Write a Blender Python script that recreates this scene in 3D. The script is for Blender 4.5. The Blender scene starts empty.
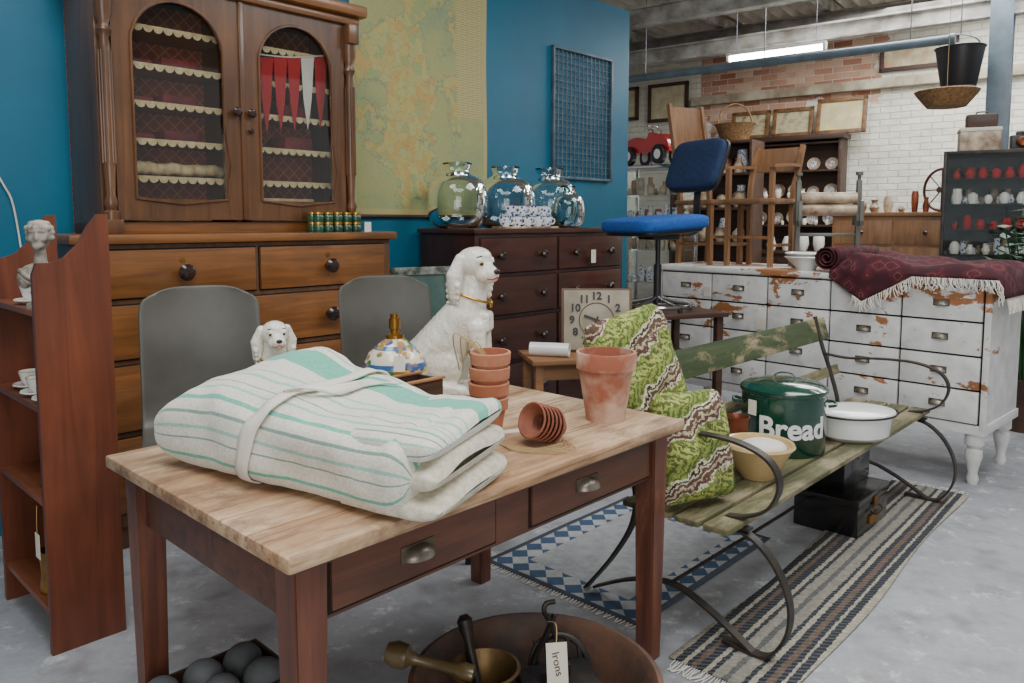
import bpy, bmesh, math, random
from math import sin, cos, pi, radians, sqrt
from mathutils import Vector, Matrix, noise
random.seed(7)
SC = bpy.context.scene
COL = SC.collection

# ------------------------------------------------------------------ colour / materials
def S(r, g, b):
    def f(c):
        c /= 255.0
        return c/12.92 if c <= 0.04045 else ((c+0.055)/1.055)**2.4
    return (f(r), f(g), f(b), 1.0)

class N:
    def __init__(s, name):
        s.m = bpy.data.materials.new(name); s.m.use_nodes = True
        s.t = s.m.node_tree; s.n = s.t.nodes; s.b = s.n['Principled BSDF']
        s.out = s.n['Material Output']
    def new(s, ty, **kw):
        n = s.n.new(ty)
        for k, v in kw.items():
            setattr(n, k, v)
        return n
    def link(s, a, b): s.t.links.new(a, b)
    def ramp(s, fac, stops, interp='LINEAR'):
        r = s.new('ShaderNodeValToRGB'); cr = r.color_ramp; cr.interpolation = interp
        while len(cr.elements) < len(stops): cr.elements.new(0.5)
        for e, (p, c) in zip(cr.elements, stops):
            e.position = p; e.color = c
        s.link(fac, r.inputs[0]); return r.outputs[0]
    def noise(s, vec, scale, detail=5, rough=.55, dist=0):
        n = s.new('ShaderNodeTexNoise'); n.inputs['Scale'].default_value = scale
        n.inputs['Detail'].default_value = detail; n.inputs['Roughness'].default_value = rough
        n.inputs['Distortion'].default_value = dist
        s.link(vec, n.inputs['Vector']); return n.outputs[0]
    def coord(s, scale=(1,1,1), rot=(0,0,0), kind='Object', loc=(0,0,0)):
        t = s.new('ShaderNodeTexCoord'); m = s.new('ShaderNodeMapping')
        m.inputs['Scale'].default_value = scale; m.inputs['Rotation'].default_value = rot
        m.inputs['Location'].default_value = loc
        s.link(t.outputs[kind], m.inputs[0]); return m.outputs[0]
    def mix(s, fac, a, b, mode='MIX'):
        n = s.new('ShaderNodeMix'); n.data_type = 'RGBA'; n.blend_type = mode
        for inp, v in ((n.inputs[0], fac), (n.inputs[6], a), (n.inputs[7], b)):
            if isinstance(v, bpy.types.NodeSocket): s.link(v, inp)
            else: inp.default_value = v
        return n.outputs[2]
    def math(s, op, a, b=0.0):
        n = s.new('ShaderNodeMath'); n.operation = op
        for inp, v in ((n.inputs[0], a), (n.inputs[1], b)):
            if isinstance(v, bpy.types.NodeSocket): s.link(v, inp)
            else: inp.default_value = v
        return n.outputs[0]
    def bump(s, h, strength=.2, dist=.01):
        b = s.new('ShaderNodeBump'); b.inputs['Strength'].default_value = strength
        b.inputs['Distance'].default_value = dist
        s.link(h, b.inputs['Height']); s.link(b.outputs[0], s.b.inputs['Normal'])
    def base(s, c):
        if isinstance(c, bpy.types.NodeSocket): s.link(c, s.b.inputs['Base Color'])
        else: s.b.inputs['Base Color'].default_value = c
    def rm(s, rough, metal=0):
        s.b.inputs['Roughness'].default_value = rough; s.b.inputs['Metallic'].default_value = metal

def mat(name, c, c2=None, rough=.5, metal=0, scale=6, lo=.35, hi=.65, bump=0, coat=0, detail=5):
    n = N(name); n.rm(rough, metal)
    if c2 is None: c2 = tuple(x*.82 for x in c[:3])+(1,)
    v = n.coord(); f = n.noise(v, scale, detail)
    n.base(n.ramp(f, [(lo, c), (hi, c2)]))
    if bump: n.bump(n.noise(v, scale*5, 4), bump)
    if coat: n.b.inputs['Coat Weight'].default_value = coat; n.b.inputs['Coat Roughness'].default_value = .08
    return n.m

def wood(name, c1, c2, axis=0, sc=16, rough=.45, bump=.12, worn=None, wamt=(.55, .7), wsc=4, coat=0, stain=None):
    n = N(name); n.rm(rough)
    st = [1, 1, 1]; st[axis] = .07
    v = n.coord(tuple(st)); o = n.coord()
    g = n.noise(v, sc, 8, .62, 1.2)
    c = n.ramp(g, [(.28, c1), (.5, tuple((a+b)/2 for a, b in zip(c1, c2))), (.72, c2)])
    big = n.noise(o, 2.6, 3)
    c = n.mix(1.0, c, n.ramp(big, [(.3, (.68, .68, .68, 1)), (.7, (1.12, 1.1, 1.08, 1))]), 'MULTIPLY')
    if worn:
        st2 = [1, 1, 1]; st2[axis] = .35
        w = n.noise(n.coord(tuple(st2)), wsc, 8, .7, .4)
        c = n.mix(n.ramp(w, [(wamt[0], (0,0,0,1)), (wamt[1], (1,1,1,1))]), c, worn)
    if stain:
        st3 = [1, 1, 1]; st3[axis] = .45
        w = n.noise(n.coord(tuple(st3), loc=(3, 7, 1)), 6, 10, .78, .6)
        c = n.mix(n.ramp(w, [(.50, (0,0,0,1)), (.66, (.85,.85,.85,1))]), c, stain)
        st3[axis] = .03
        w = n.noise(n.coord(tuple(st3), loc=(1, 2, 1)), 60, 4, .6)
        c = n.mix(n.ramp(w, [(.58, (0,0,0,1)), (.64, (.65,.65,.65,1))]), c, stain)
    n.base(c); n.bump(g, bump, .004)
    if coat: n.b.inputs['Coat Weight'].default_value = coat; n.b.inputs['Coat Roughness'].default_value = .15
    return n.m

def glass(name, tint=(.93, .97, .96, 1), edge=.5):
    n = N(name); n.n.remove(n.b)
    tr = n.new('ShaderNodeBsdfTransparent'); tr.inputs[0].default_value = tint
    gl = n.new('ShaderNodeBsdfGlossy'); gl.inputs['Roughness'].default_value = .03
    gl.inputs[0].default_value = (.9, .95, .95, 1)
    lw = n.new('ShaderNodeFresnel'); lw.inputs[0].default_value = 1.5
    f = n.math('MULTIPLY', lw.outputs[0], edge*2)
    f = n.math('ADD', f, .01)
    mx = n.new('ShaderNodeMixShader'); n.link(f, mx.inputs[0]); n.link(tr.outputs[0], mx.inputs[1]); n.link(gl.outputs[0], mx.inputs[2])
    n.link(mx.outputs[0], n.out.inputs[0]); return n.m

M = {}
M['tabletop'] = wood('wood_worn_pine', S(196,160,122), S(146,108,76), 0, 30, .62, .3, worn=S(214,188,154), wamt=(.44,.62), wsc=3.5, stain=S(112,80,58))
M['rimwood'] = wood('wood_rim', S(182,134,90), S(126,84,52), 0, 26, .5, .2)
M['tabledark'] = wood('wood_table_stain', S(112,68,48), S(70,43,31), 0, 20, .42, .1)
M['tableleg'] = wood('wood_table_leg', S(122,74,56), S(78,46,36), 2, 20, .42, .1, worn=S(150,100,76), wamt=(.56,.7))
M['oakx'] = wood('wood_oak_x', S(152,98,50), S(96,60,30), 0, 20, .35, .08, coat=.3)
M['oakz'] = wood('wood_oak_z', S(114,74,42), S(68,44,25), 2, 20, .35, .08, coat=.3)
M['chest'] = wood('wood_dark_mahogany', S(88,48,38), S(50,29,23), 0, 16, .3, .05, coat=.4)
M['chestz'] = wood('wood_dark_mahogany_side', S(72,41,33), S(43,25,20), 2, 16, .35, .05, coat=.3)
M['bookz'] = wood('wood_bookcase', S(124,66,42), S(84,43,29), 2, 14, .4, .06)
M['bookx'] = wood('wood_bookcase_shelf', S(150,88,56), S(104,58,38), 0, 14, .4, .06)
M['bench'] = wood('wood_bench_weathered', S(112,110,72), S(72,70,48), 0, 24, .75, .3, worn=S(154,140,110), wamt=(.48,.64), wsc=7)
M['benchback'] = wood('wood_bench_green_paint', S(78,94,54), S(50,60,39), 0, 24, .7, .3, worn=S(152,138,106), wamt=(.52,.62), wsc=9)
M['beech'] = wood('wood_beech', S(162,120,84), S(118,82,54), 2, 18, .45, .06)
M['pine'] = wood('wood_pine_light', S(160,116,78), S(116,80,50), 0, 18, .5, .06)
M['dwood'] = wood('wood_dark_plain', S(84,56,41), S(50,33,25), 0, 18, .5, .06)
M['black'] = mat('black_gap', S(14,9,7), rough=.8)
M['iron'] = mat('iron_strap', S(54,54,53), S(78,68,60), rough=.5, metal=.6, scale=20, bump=.1)
M['blackiron'] = mat('cast_iron', S(40,40,42), S(64,58,52), rough=.45, metal=.6, scale=14, bump=.1)
M['chrome'] = mat('chrome', S(200,202,205), rough=.18, metal=1)
M['steel'] = mat('steel_grey', S(118,122,128), S(96,98,104), rough=.35, metal=.8)
M['pull'] = mat('bin_pull_metal', S(150,144,132), S(104,96,84), rough=.35, metal=.55, scale=20)
M['pullplate'] = mat('bin_pull_backplate', S(104,92,76), S(76,66,54), rough=.5, metal=.4, scale=20)
M['brass'] = mat('brass', S(178,132,62), S(128,90,40), rough=.35, metal=.9, scale=12)
M['oldbrass'] = mat('brass_tarnished', S(124,98,60), S(82,66,44), rough=.45, metal=.7, scale=12)
M['gold'] = mat('gilding', S(196,154,72), rough=.3, metal=.9)
M['white'] = mat('white_enamel', S(236,236,232), S(224,224,220), rough=.2, coat=.4)
M['cream'] = mat('cream_lace', S(222,202,158), S(192,166,122), rough=.8, scale=30)
M['terra'] = mat('terracotta', S(166,98,68), S(194,144,114), rough=.8, scale=9, lo=.4, hi=.75, bump=.1)
M['terra2'] = mat('terracotta_old', S(154,90,66), S(198,168,146), rough=.85, scale=7, lo=.4, hi=.6, bump=.15)
M['terradark'] = mat('terracotta_dark', S(116,62,44), S(150,92,68), rough=.8, scale=12, bump=.1)
M['grey'] = mat('grey_plastic', S(80,78,71), S(70,68,61), rough=.45)
M['knob'] = mat('knob_dark', S(44,26,20), rough=.25, coat=.5)
M['glass'] = glass('cabinet_glass', (.97,.98,.97,1), .4)
M['jar'] = glass('jar_glass', (.92,.97,.97,1), .5)
M['jarblue'] = glass('jar_glass_blue', (.5,.7,.76,1), .5)
M['bluefab'] = mat('blue_fabric', S(22,84,160), S(16,68,138), rough=.9, scale=60, bump=.1)
M['navyfab'] = mat('navy_fabric', S(22,46,84), S(16,34,66), rough=.9, scale=60, bump=.1)
M['blackpl'] = mat('black_plastic', S(30,30,34), rough=.4)
M['tag'] = mat('paper_tag', S(226,220,206), S(212,204,186), rough=.9)
M['string'] = mat('raffia', S(176,150,104), rough=.9)
M['green_enamel'] = mat('green_enamel', S(10,66,50), S(8,54,42), rough=.15, coat=.8)
M['bowl'] = mat('bowl_ochre', S(206,178,128), S(190,160,112), rough=.3, coat=.5)
M['copper'] = mat('copper', S(166,96,68), S(116,70,52), rough=.4, metal=.7, scale=10)
M['pan'] = mat('pan_old_copper', S(112,80,64), S(74,64,58), rough=.6, metal=.3, scale=7, bump=.3)
M['stone'] = mat('grey_stone', S(104,106,108), S(74,76,78), rough=.7, bump=.2)
M['greencloth'] = mat('green_jar', S(24,80,54), S(16,50,36), rough=.3, coat=.4)
M['red'] = mat('red_paint', S(190,28,30), rough=.25, coat=.6)
M['redcloth'] = mat('red_cloth', S(176,34,36), rough=.9)
M['whitecloth'] = mat('white_cloth', S(224,218,206), rough=.9)
M['leaf'] = mat('leaf', S(48,98,44), S(30,66,30), rough=.5)
M['wicker'] = mat('wicker', S(150,114,72), S(104,74,46), rough=.85, scale=40, bump=.4)
M['ceramic'] = mat('white_ceramic', S(238,236,228), S(226,222,212), rough=.18, coat=.6)
M['pottery'] = mat('mixed_pottery', S(206,190,160), S(120,92,72), rough=.4, scale=9)
M['plaster'] = mat('bust_plaster', S(176,170,158), S(112,104,92), rough=.7, scale=30)
M['paleframe'] = mat('frame_gilt', S(130,94,56), S(88,60,34), rough=.5, scale=16)
M['cabback'] = mat('cabinet_grey_back', S(92,102,110), S(66,72,80), rough=.6, scale=4)

def dogmat():
    n = N('spaniel_ceramic'); n.rm(.16); o = n.coord()
    n.base(n.ramp(n.noise(o, 14, 3), [(.3, S(234,232,222)), (.7, S(212,206,190))]))
    n.bump(n.noise(n.coord((1, 1, .5)), 60, 3, .5, .8), .7, .009)
    n.b.inputs['Coat Weight'].default_value = .5; return n.m
M['dog'] = dogmat()

def whitepaint():
    n = N('flaking_white_paint'); n.rm(.5); o = n.coord((1, 1, 1))
    g = n.noise(n.coord((.07, 1, 1)), 22, 6, .6, 1)
    wd = n.ramp(g, [(.3, S(180,120,72)), (.7, S(134,84,50))])
    a = n.noise(n.coord((.75, .75, 1.5)), 3.6, 12, .68, .3)
    sp = n.new('ShaderNodeSeparateXYZ'); n.link(o, sp.inputs[0])
    a2 = n.math('ADD', a, n.math('MULTIPLY', n.math('SUBTRACT', sp.outputs[2], .84), .18))
    f = n.ramp(a2, [(.556, (0,0,0,1)), (.572, (1,1,1,1))])
    w = n.ramp(n.noise(o, 9, 5), [(.3, S(230,230,228)), (.7, S(200,199,196))])
    w = n.mix(n.ramp(n.noise(n.coord(loc=(2,2,2)), 30, 4, .7), [(.6, (0,0,0,1)), (.72, (.5,.5,.5,1))]), w, S(146,130,110))
    n.base(n.mix(f, w, wd)); n.bump(a, .1, .003); return n.m
M['flaky'] = whitepaint()

def blanketmat():
    n = N('wool_blanket_stripes'); n.rm(.95)
    t = n.new('ShaderNodeTexCoord'); sp = n.new('ShaderNodeSeparateXYZ'); n.link(t.outputs['UV'], sp.inputs[0])
    W = S(222,218,204); G = S(104,184,160); g2 = S(156,200,184); D = S(132,158,148)
    st = [(0, W), (.197, G), (.206, W), (.24, D), (.246, W), (.262, g2), (.27, W), (.30, D), (.305, W),
          (.335, G), (.346, W), (.372, g2), (.38, W), (.40, D), (.405, W), (.44, g2), (.452, W), (.475, g2), (.481, W),
          (.54, G), (.61, W), (.632, g2), (.64, W), (.70, G), (.78, W)]
    c = n.ramp(sp.outputs[1], st, 'CONSTANT')
    o = n.coord(); w = n.noise(o, 140, 3)
    c = n.mix(1, c, n.ramp(w, [(.3, (.80,.80,.80,1)), (.7, (1.05,1.05,1.05,1))]), 'MULTIPLY')
    n.base(c); n.bump(n.noise(o, 220, 3), .4, .003)
    n.b.inputs['Sheen Weight'].default_value = .3
    return n.m
M['blanket'] = blanketmat()

# ------------------------------------------------------------------ geometry makers -> (verts, faces, uvs|None)
def xf(g, Mx):
    return ([tuple(Mx @ Vector(v)) for v in g[0]], g[1]) + tuple(g[2:])
def T(x=0, y=0, z=0, rx=0, ry=0, rz=0, s=1):
    return Matrix.Translation((x, y, z)) @ Matrix.Rotation(radians(rz), 4, 'Z') @ Matrix.Rotation(radians(ry), 4, 'Y') @ Matrix.Rotation(radians(rx), 4, 'X') @ Matrix.Scale(s, 4)

def frombm(bm):
    bm.verts.index_update()
    r = ([tuple(v.co) for v in bm.verts], [[v.index for v in f.verts] for f in bm.faces])
    bm.free(); return r

def box(x0, x1, y0, y1, z0, z1, bev=.004):
    bm = bmesh.new(); bmesh.ops.create_cube(bm, size=1)
    sx, sy, sz = abs(x1-x0), abs(y1-y0), abs(z1-z0)
    for v in bm.verts:
        v.co = Vector(((x0+x1)/2+v.co.x*sx, (y0+y1)/2+v.co.y*sy, (z0+z1)/2+v.co.z*sz))
    b = min(bev, sx*.3, sy*.3, sz*.3)
    if b > .0004: bmesh.ops.bevel(bm, geom=bm.edges[:], offset=b, segments=2, affect='EDGES', profile=.6)
    return frombm(bm)

def lathe(prof, seg=32, Mx=None):
    V = []; F = []; rings = []
    for r, z in prof:
        if r < 1e-5: V.append((0, 0, z)); rings.append([len(V)-1])
        else:
            i0 = len(V)
            for k in range(seg):
                a = 2*pi*k/seg; V.append((r*cos(a), r*sin(a), z))
            rings.append(list(range(i0, i0+seg)))
    for a, b in zip(rings, rings[1:]):
        for k in range(seg):
            k2 = (k+1) % seg
            if len(a) == 1 and len(b) == 1: continue
            if len(a) == 1: F.append([a[0], b[k2], b[k]])
            elif len(b) == 1: F.append([a[k], a[k2], b[0]])
            else: F.append([a[k], a[k2], b[k2], b[k]])
    g = (V, F); return xf(g, Mx) if Mx else g

def cyl(r, z0, z1, seg=24, Mx=None): return lathe([(0, z0), (r, z0), (r, z1), (0, z1)], seg, Mx)

def catmull(P, n=6, closed=False):
    P = [Vector(p) for p in P]; out = []; L = len(P)
    rng = range(L) if closed else range(L-1)
    for i in rng:
        if closed: p0, p1, p2, p3 = P[(i-1) % L], P[i], P[(i+1) % L], P[(i+2) % L]
        else: p0, p1, p2, p3 = P[max(i-1, 0)], P[i], P[i+1], P[min(i+2, L-1)]
        for k in range(n):
            t = k/n
            out.append(.5*((2*p1)+(-p0+p2)*t+(2*p0-5*p1+4*p2-p3)*t*t+(-p0+3*p1-3*p2+p3)*t*t*t))
    if not closed: out.append(P[-1])
    return out

def sweep(P, sec, ref=None, closed=False, Mx=None, radii=None):
    P = [Vector(p) for p in P]; n = len(P); V = []; F = []; m = len(sec)
    A = None
    for i, p in enumerate(P):
        if closed: t = P[(i+1) % n]-P[i-1]
        else: t = P[min(i+1, n-1)]-P[max(i-1, 0)]
        if t.length < 1e-9: t = Vector((0, 0, 1))
        t.normalize()
        if ref is not None: a = Vector(ref)
        elif A is None:
            a = Vector((0, 0, 1)) if abs(t.z) < .9 else Vector((1, 0, 0))
        else: a = A
        a = a-t*a.dot(t); a.normalize(); A = a; b = t.cross(a)
        k = radii[i] if radii else 1
        for u, w in sec: V.append(tuple(p+a*u*k+b*w*k))
    for i in range(n if closed else n-1):
        j = (i+1) % n
        for k in range(m):
            k2 = (k+1) % m
            F.append([i*m+k, i*m+k2, j*m+k2, j*m+k])
    if not closed:
        F.append(list(range(m))[::-1]); F.append([(n-1)*m+k for k in range(m)])
    g = (V, F); return xf(g, Mx) if Mx else g

def circ(r, n=8): return [(r*cos(2*pi*k/n), r*sin(2*pi*k/n)) for k in range(n)]
def tube(P, r, n=8, sm=5, closed=False, Mx=None, radii=None):
    Q = catmull(P, sm, closed) if sm > 1 else P
    return sweep(Q, circ(r, n), None, closed, Mx, radii)
def strap(P, w, t, ref, sm=6, Mx=None): return sweep(catmull(P, sm), [(-w/2, -t/2), (w/2, -t/2), (w/2, t/2), (-w/2, t/2)], ref, False, Mx)

def sph(c, r, seg=16, Mx=None):
    if not hasattr(r, '__len__'): r = (r, r, r)
    n = seg//2
    g = lathe([(sin(pi*i/n), -cos(pi*i/n)) if 0 < i < n else (0, -cos(pi*i/n)) for i in range(n+1)], seg)
    A = Matrix.Translation(c) @ (Mx if Mx else Matrix.Identity(4)) @ Matrix.Diagonal((r[0], r[1], r[2], 1))
    return xf(g, A)

def grid(fn, nu, nv, cu=False, cv=False, vmap=None):
    V = []; F = []; UV = []
    vm = vmap if vmap else (lambda q: q)
    for i in range(nu+(0 if cu else 1)):
        for j in range(nv+(0 if cv else 1)):
            V.append(tuple(fn(i/nu, j/nv)))
    W = nv+(0 if cv else 1); Hh = nu+(0 if cu else 1)
    for i in range(nu):
        for j in range(nv):
            i2 = (i+1) % Hh; j2 = (j+1) % W
            F.append([i*W+j, i2*W+j, i2*W+j2, i*W+j2])
            UV.append([(i/nu, vm(j/nv)), ((i+1)/nu, vm(j/nv)), ((i+1)/nu, vm((j+1)/nv)), (i/nu, vm((j+1)/nv))])
    return (V, F, UV)

def rpad(sx, sy, sz, c, tilt=0, e1=.35, e2=.45, flat='z'):
    def sg(v, e): return (abs(v)**e)*(1 if v > 0 else -1)
    def f(u, v):
        th = 2*pi*u; ph = -pi/2+pi*v
        a = sg(cos(ph), e2)*sg(cos(th), e1); b = sg(cos(ph), e2)*sg(sin(th), e1); d = sg(sin(ph), e2)
        return (a*sx/2, b*sy/2, d*sz/2) if flat == 'z' else (a*sx/2, d*sy/2, b*sz/2)
    g = grid(f, 48, 16, True, False)
    return xf((g[0], g[1]), T(*c, rx=tilt))

def text(s, size, ext=.001, off=0, spacing=1, cut=0):
    c = bpy.data.curves.new('t', 'FONT'); c.body = s; c.size = size; c.extrude = ext; c.offset = off
    c.align_x = 'CENTER'; c.align_y = 'CENTER'; c.space_character = spacing
    o = bpy.data.objects.new('t', c); COL.objects.link(o)
    dg = bpy.context.evaluated_depsgraph_get(); dg.update()
    me = bpy.data.meshes.new_from_object(o.evaluated_get(dg))
    bm = bmesh.new(); bm.from_mesh(me)
    if cut:
        xs = [v.co.x for v in bm.verts]; x = min(xs)+cut
        while x < max(xs):
            bmesh.ops.bisect_plane(bm, geom=bm.verts[:]+bm.edges[:]+bm.faces[:], plane_co=(x, 0, 0), plane_no=(1, 0, 0)); x += cut
    g = frombm(bm)
    bpy.data.objects.remove(o); bpy.data.meshes.remove(me); return g
FRONT = Matrix.Rotation(pi/2, 4, 'X')

def mk(name, geoms, m, angle=38, smooth=True):
    if isinstance(geoms, tuple): geoms = [geoms]
    V = []; F = []; UV = []; has = any(len(g) > 2 for g in geoms)
    for g in geoms:
        o = len(V); V += g[0]; F += [[i+o for i in f] for f in g[1]]
        if has: UV += g[2] if len(g) > 2 else [[(0, 0)]*len(f) for f in g[1]]
    me = bpy.data.meshes.new(name); me.from_pydata(V, [], F); me.update()
    if has:
        l = me.uv_layers.new(name='UVMap')
        k = 0
        for f in UV:
            for uv in f: l.data[k].uv = uv; k += 1
    bm = bmesh.new(); bm.from_mesh(me); bmesh.ops.recalc_face_normals(bm, faces=bm.faces[:]); bm.to_mesh(me); bm.free()
    if smooth:
        me.shade_smooth(); me.set_sharp_from_angle(angle=radians(angle))
    ob = bpy.data.objects.new(name, me); me.materials.append(m); COL.objects.link(ob); return ob

class O:
    def __init__(s, name, loc=(0, 0, 0), rz=0, rot=None):
        s.e = bpy.data.objects.new(name, None); s.e.empty_display_size = .1
        s.e.location = loc; s.e.rotation_euler = rot if rot else (0, 0, radians(rz)); COL.objects.link(s.e)
    def add(s, part, geoms, m, angle=38, smooth=True):
        o = mk(part, geoms, M[m] if isinstance(m, str) else m, angle, smooth); o.parent = s.e; return o
    def blob(s, part, geoms, m, vox=.008, sm=4):
        o = s.add(part, geoms, m)
        r = o.modifiers.new('r', 'REMESH'); r.mode = 'VOXEL'; r.voxel_size = vox; r.use_smooth_shade = True
        q = o.modifiers.new('s', 'SMOOTH'); q.factor = .5; q.iterations = sm
        return o

def caps(p1, r1, p2, r2, n=7):
    p1 = Vector(p1); p2 = Vector(p2)
    return [sph(p1.lerp(p2, i/(n-1)), r1+(r2-r1)*i/(n-1), 14) for i in range(n)]

U1 = Vector((.687, .7266)); U2 = Vector((-.7266, .687)); P0 = Vector((-1.587, 3.10)); RZ = 46.6
def W(t, o=0): p = P0+U1*t+U2*o; return (p.x, p.y)
def L2W(root, rz, x, y, z=0):
    a = radians(rz); return (root[0]+x*cos(a)-y*sin(a), root[1]+x*sin(a)+y*cos(a), z)

# ------------------------------------------------------------------ room
def room():
    n = N('concrete_floor'); n.rm(.55); o = n.coord()
    a = n.noise(o, .9, 8, .6); b = n.noise(o, 5, 9, .75); c = n.noise(o, 40, 4)
    col = n.ramp(a, [(.3, S(140,142,147)), (.7, S(172,174,178))])
    col = n.mix(n.ramp(b, [(.50, (0,0,0,1)), (.66, (.85,.85,.85,1))]), col, S(120,120,121))
    col = n.mix(n.ramp(n.noise(n.coord(loc=(5,3,0)), 8, 9, .78), [(.55, (0,0,0,1)), (.64, (.85,.85,.85,1))]), col, S(202,203,204))
    col = n.mix(n.ramp(n.noise(n.coord(loc=(1,8,0)), 2.2, 9, .8), [(.56, (0,0,0,1)), (.72, (.75,.75,.75,1))]), col, S(130,118,102))
    col = n.mix(1, col, n.ramp(c, [(.3, (.88,.88,.88,1)), (.7, (1.06,1.06,1.06,1))]), 'MULTIPLY')
    n.base(col); n.bump(b, .12, .01)
    mk('floor', box(-7, 12, -4, 16, -.1, 0, 0), n.m)
    n = N('blue_painted_wall'); n.rm(.6); o = n.coord()
    n.base(n.ramp(n.noise(o, 1.8, 5), [(.3, S(12,104,132)), (.7, S(14,90,118))])); n.bump(n.noise(o, 60, 3), .08, .004)
    w = mk('wall_left', box(-3.67, 3.665, 0, .12, 0, 3.12, .002), n.m)
    w.location = (*W(.665, .55), 0); w.rotation_euler[2] = radians(RZ)
    n = N('painted_brick_wall'); n.rm(.8); t = n.new('ShaderNodeTexCoord'); sp = n.new('ShaderNodeSeparateXYZ'); n.link(t.outputs['Object'], sp.inputs[0])
    cb = n.new('ShaderNodeCombineXYZ'); n.link(sp.outputs[0], cb.inputs[0]); n.link(sp.outputs[2], cb.inputs[1])
    def brick(c1, c2, mo):
        b = n.new('ShaderNodeTexBrick'); n.link(cb.outputs[0], b.inputs['Vector']); b.inputs['Scale'].default_value = 1
        b.inputs['Color1'].default_value = c1; b.inputs['Color2'].default_value = c2; b.inputs['Mortar'].default_value = mo
        b.inputs['Brick Width'].default_value = .235; b.inputs['Row Height'].default_value = .08; b.inputs['Mortar Size'].default_value = .007
        b.inputs['Mortar Smooth'].default_value = .6
        return b
    bw = brick(S(232,230,216), S(222,219,204), S(210,206,190)); br = brick(S(164,102,76), S(214,180,154), S(222,214,198))
    o = t.outputs['Object']
    nz = n.noise(o, 1.6, 9, .7)
    zz = n.math('ADD', sp.outputs[2], n.math('MULTIPLY', n.math('SUBTRACT', nz, .5), 1.8))
    mk1 = n.math('GREATER_THAN', zz, 2.8)
    xx = n.math('ADD', sp.outputs[0], n.math('MULTIPLY', n.math('SUBTRACT', nz, .5), 1.2))
    mk1 = n.math('MULTIPLY', mk1, n.math('LESS_THAN', xx, 1.3))
    mk1 = n.math('MULTIPLY', mk1, n.math('GREATER_THAN', sp.outputs[0], -1.1))
    c = n.mix(mk1, bw.outputs[0], br.outputs[0])
    c = n.mix(n.math('GREATER_THAN', -1.16, sp.outputs[0]), c, S(214,210,194))
    c = n.mix(1, c, n.ramp(n.noise(o, 3, 6), [(.3, (.82,.81,.78,1)), (.7, (1.05,1.05,1.05,1))]), 'MULTIPLY')
    n.base(c); n.bump(n.math('ADD', n.math('MULTIPLY', bw.outputs[1], -1), n.noise(o, 12, 5)), .7, .025)
    w = mk('wall_back', box(-6, 6, 0, .2, 0, 4.1, .002), n.m)
    w.location = (3.6, 10.6, 0); w.rotation_euler[2] = radians(-36.87)
    n = N('corrugated_roof'); n.rm(.7); o = n.coord()
    n.base(n.ramp(n.noise(o, 2, 6), [(.3, S(214,210,200)), (.7, S(160,154,144))]))
    g = grid(lambda u, v: (-9+18*u, -11+22*v, .035*sin(u*18*2*pi/.16)), 1100, 1)
    c = mk('ceiling', (g[0], g[1]), n.m); c.location = (2, 6, 4.02); c.rotation_euler[2] = radians(-36.87)
room()

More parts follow.
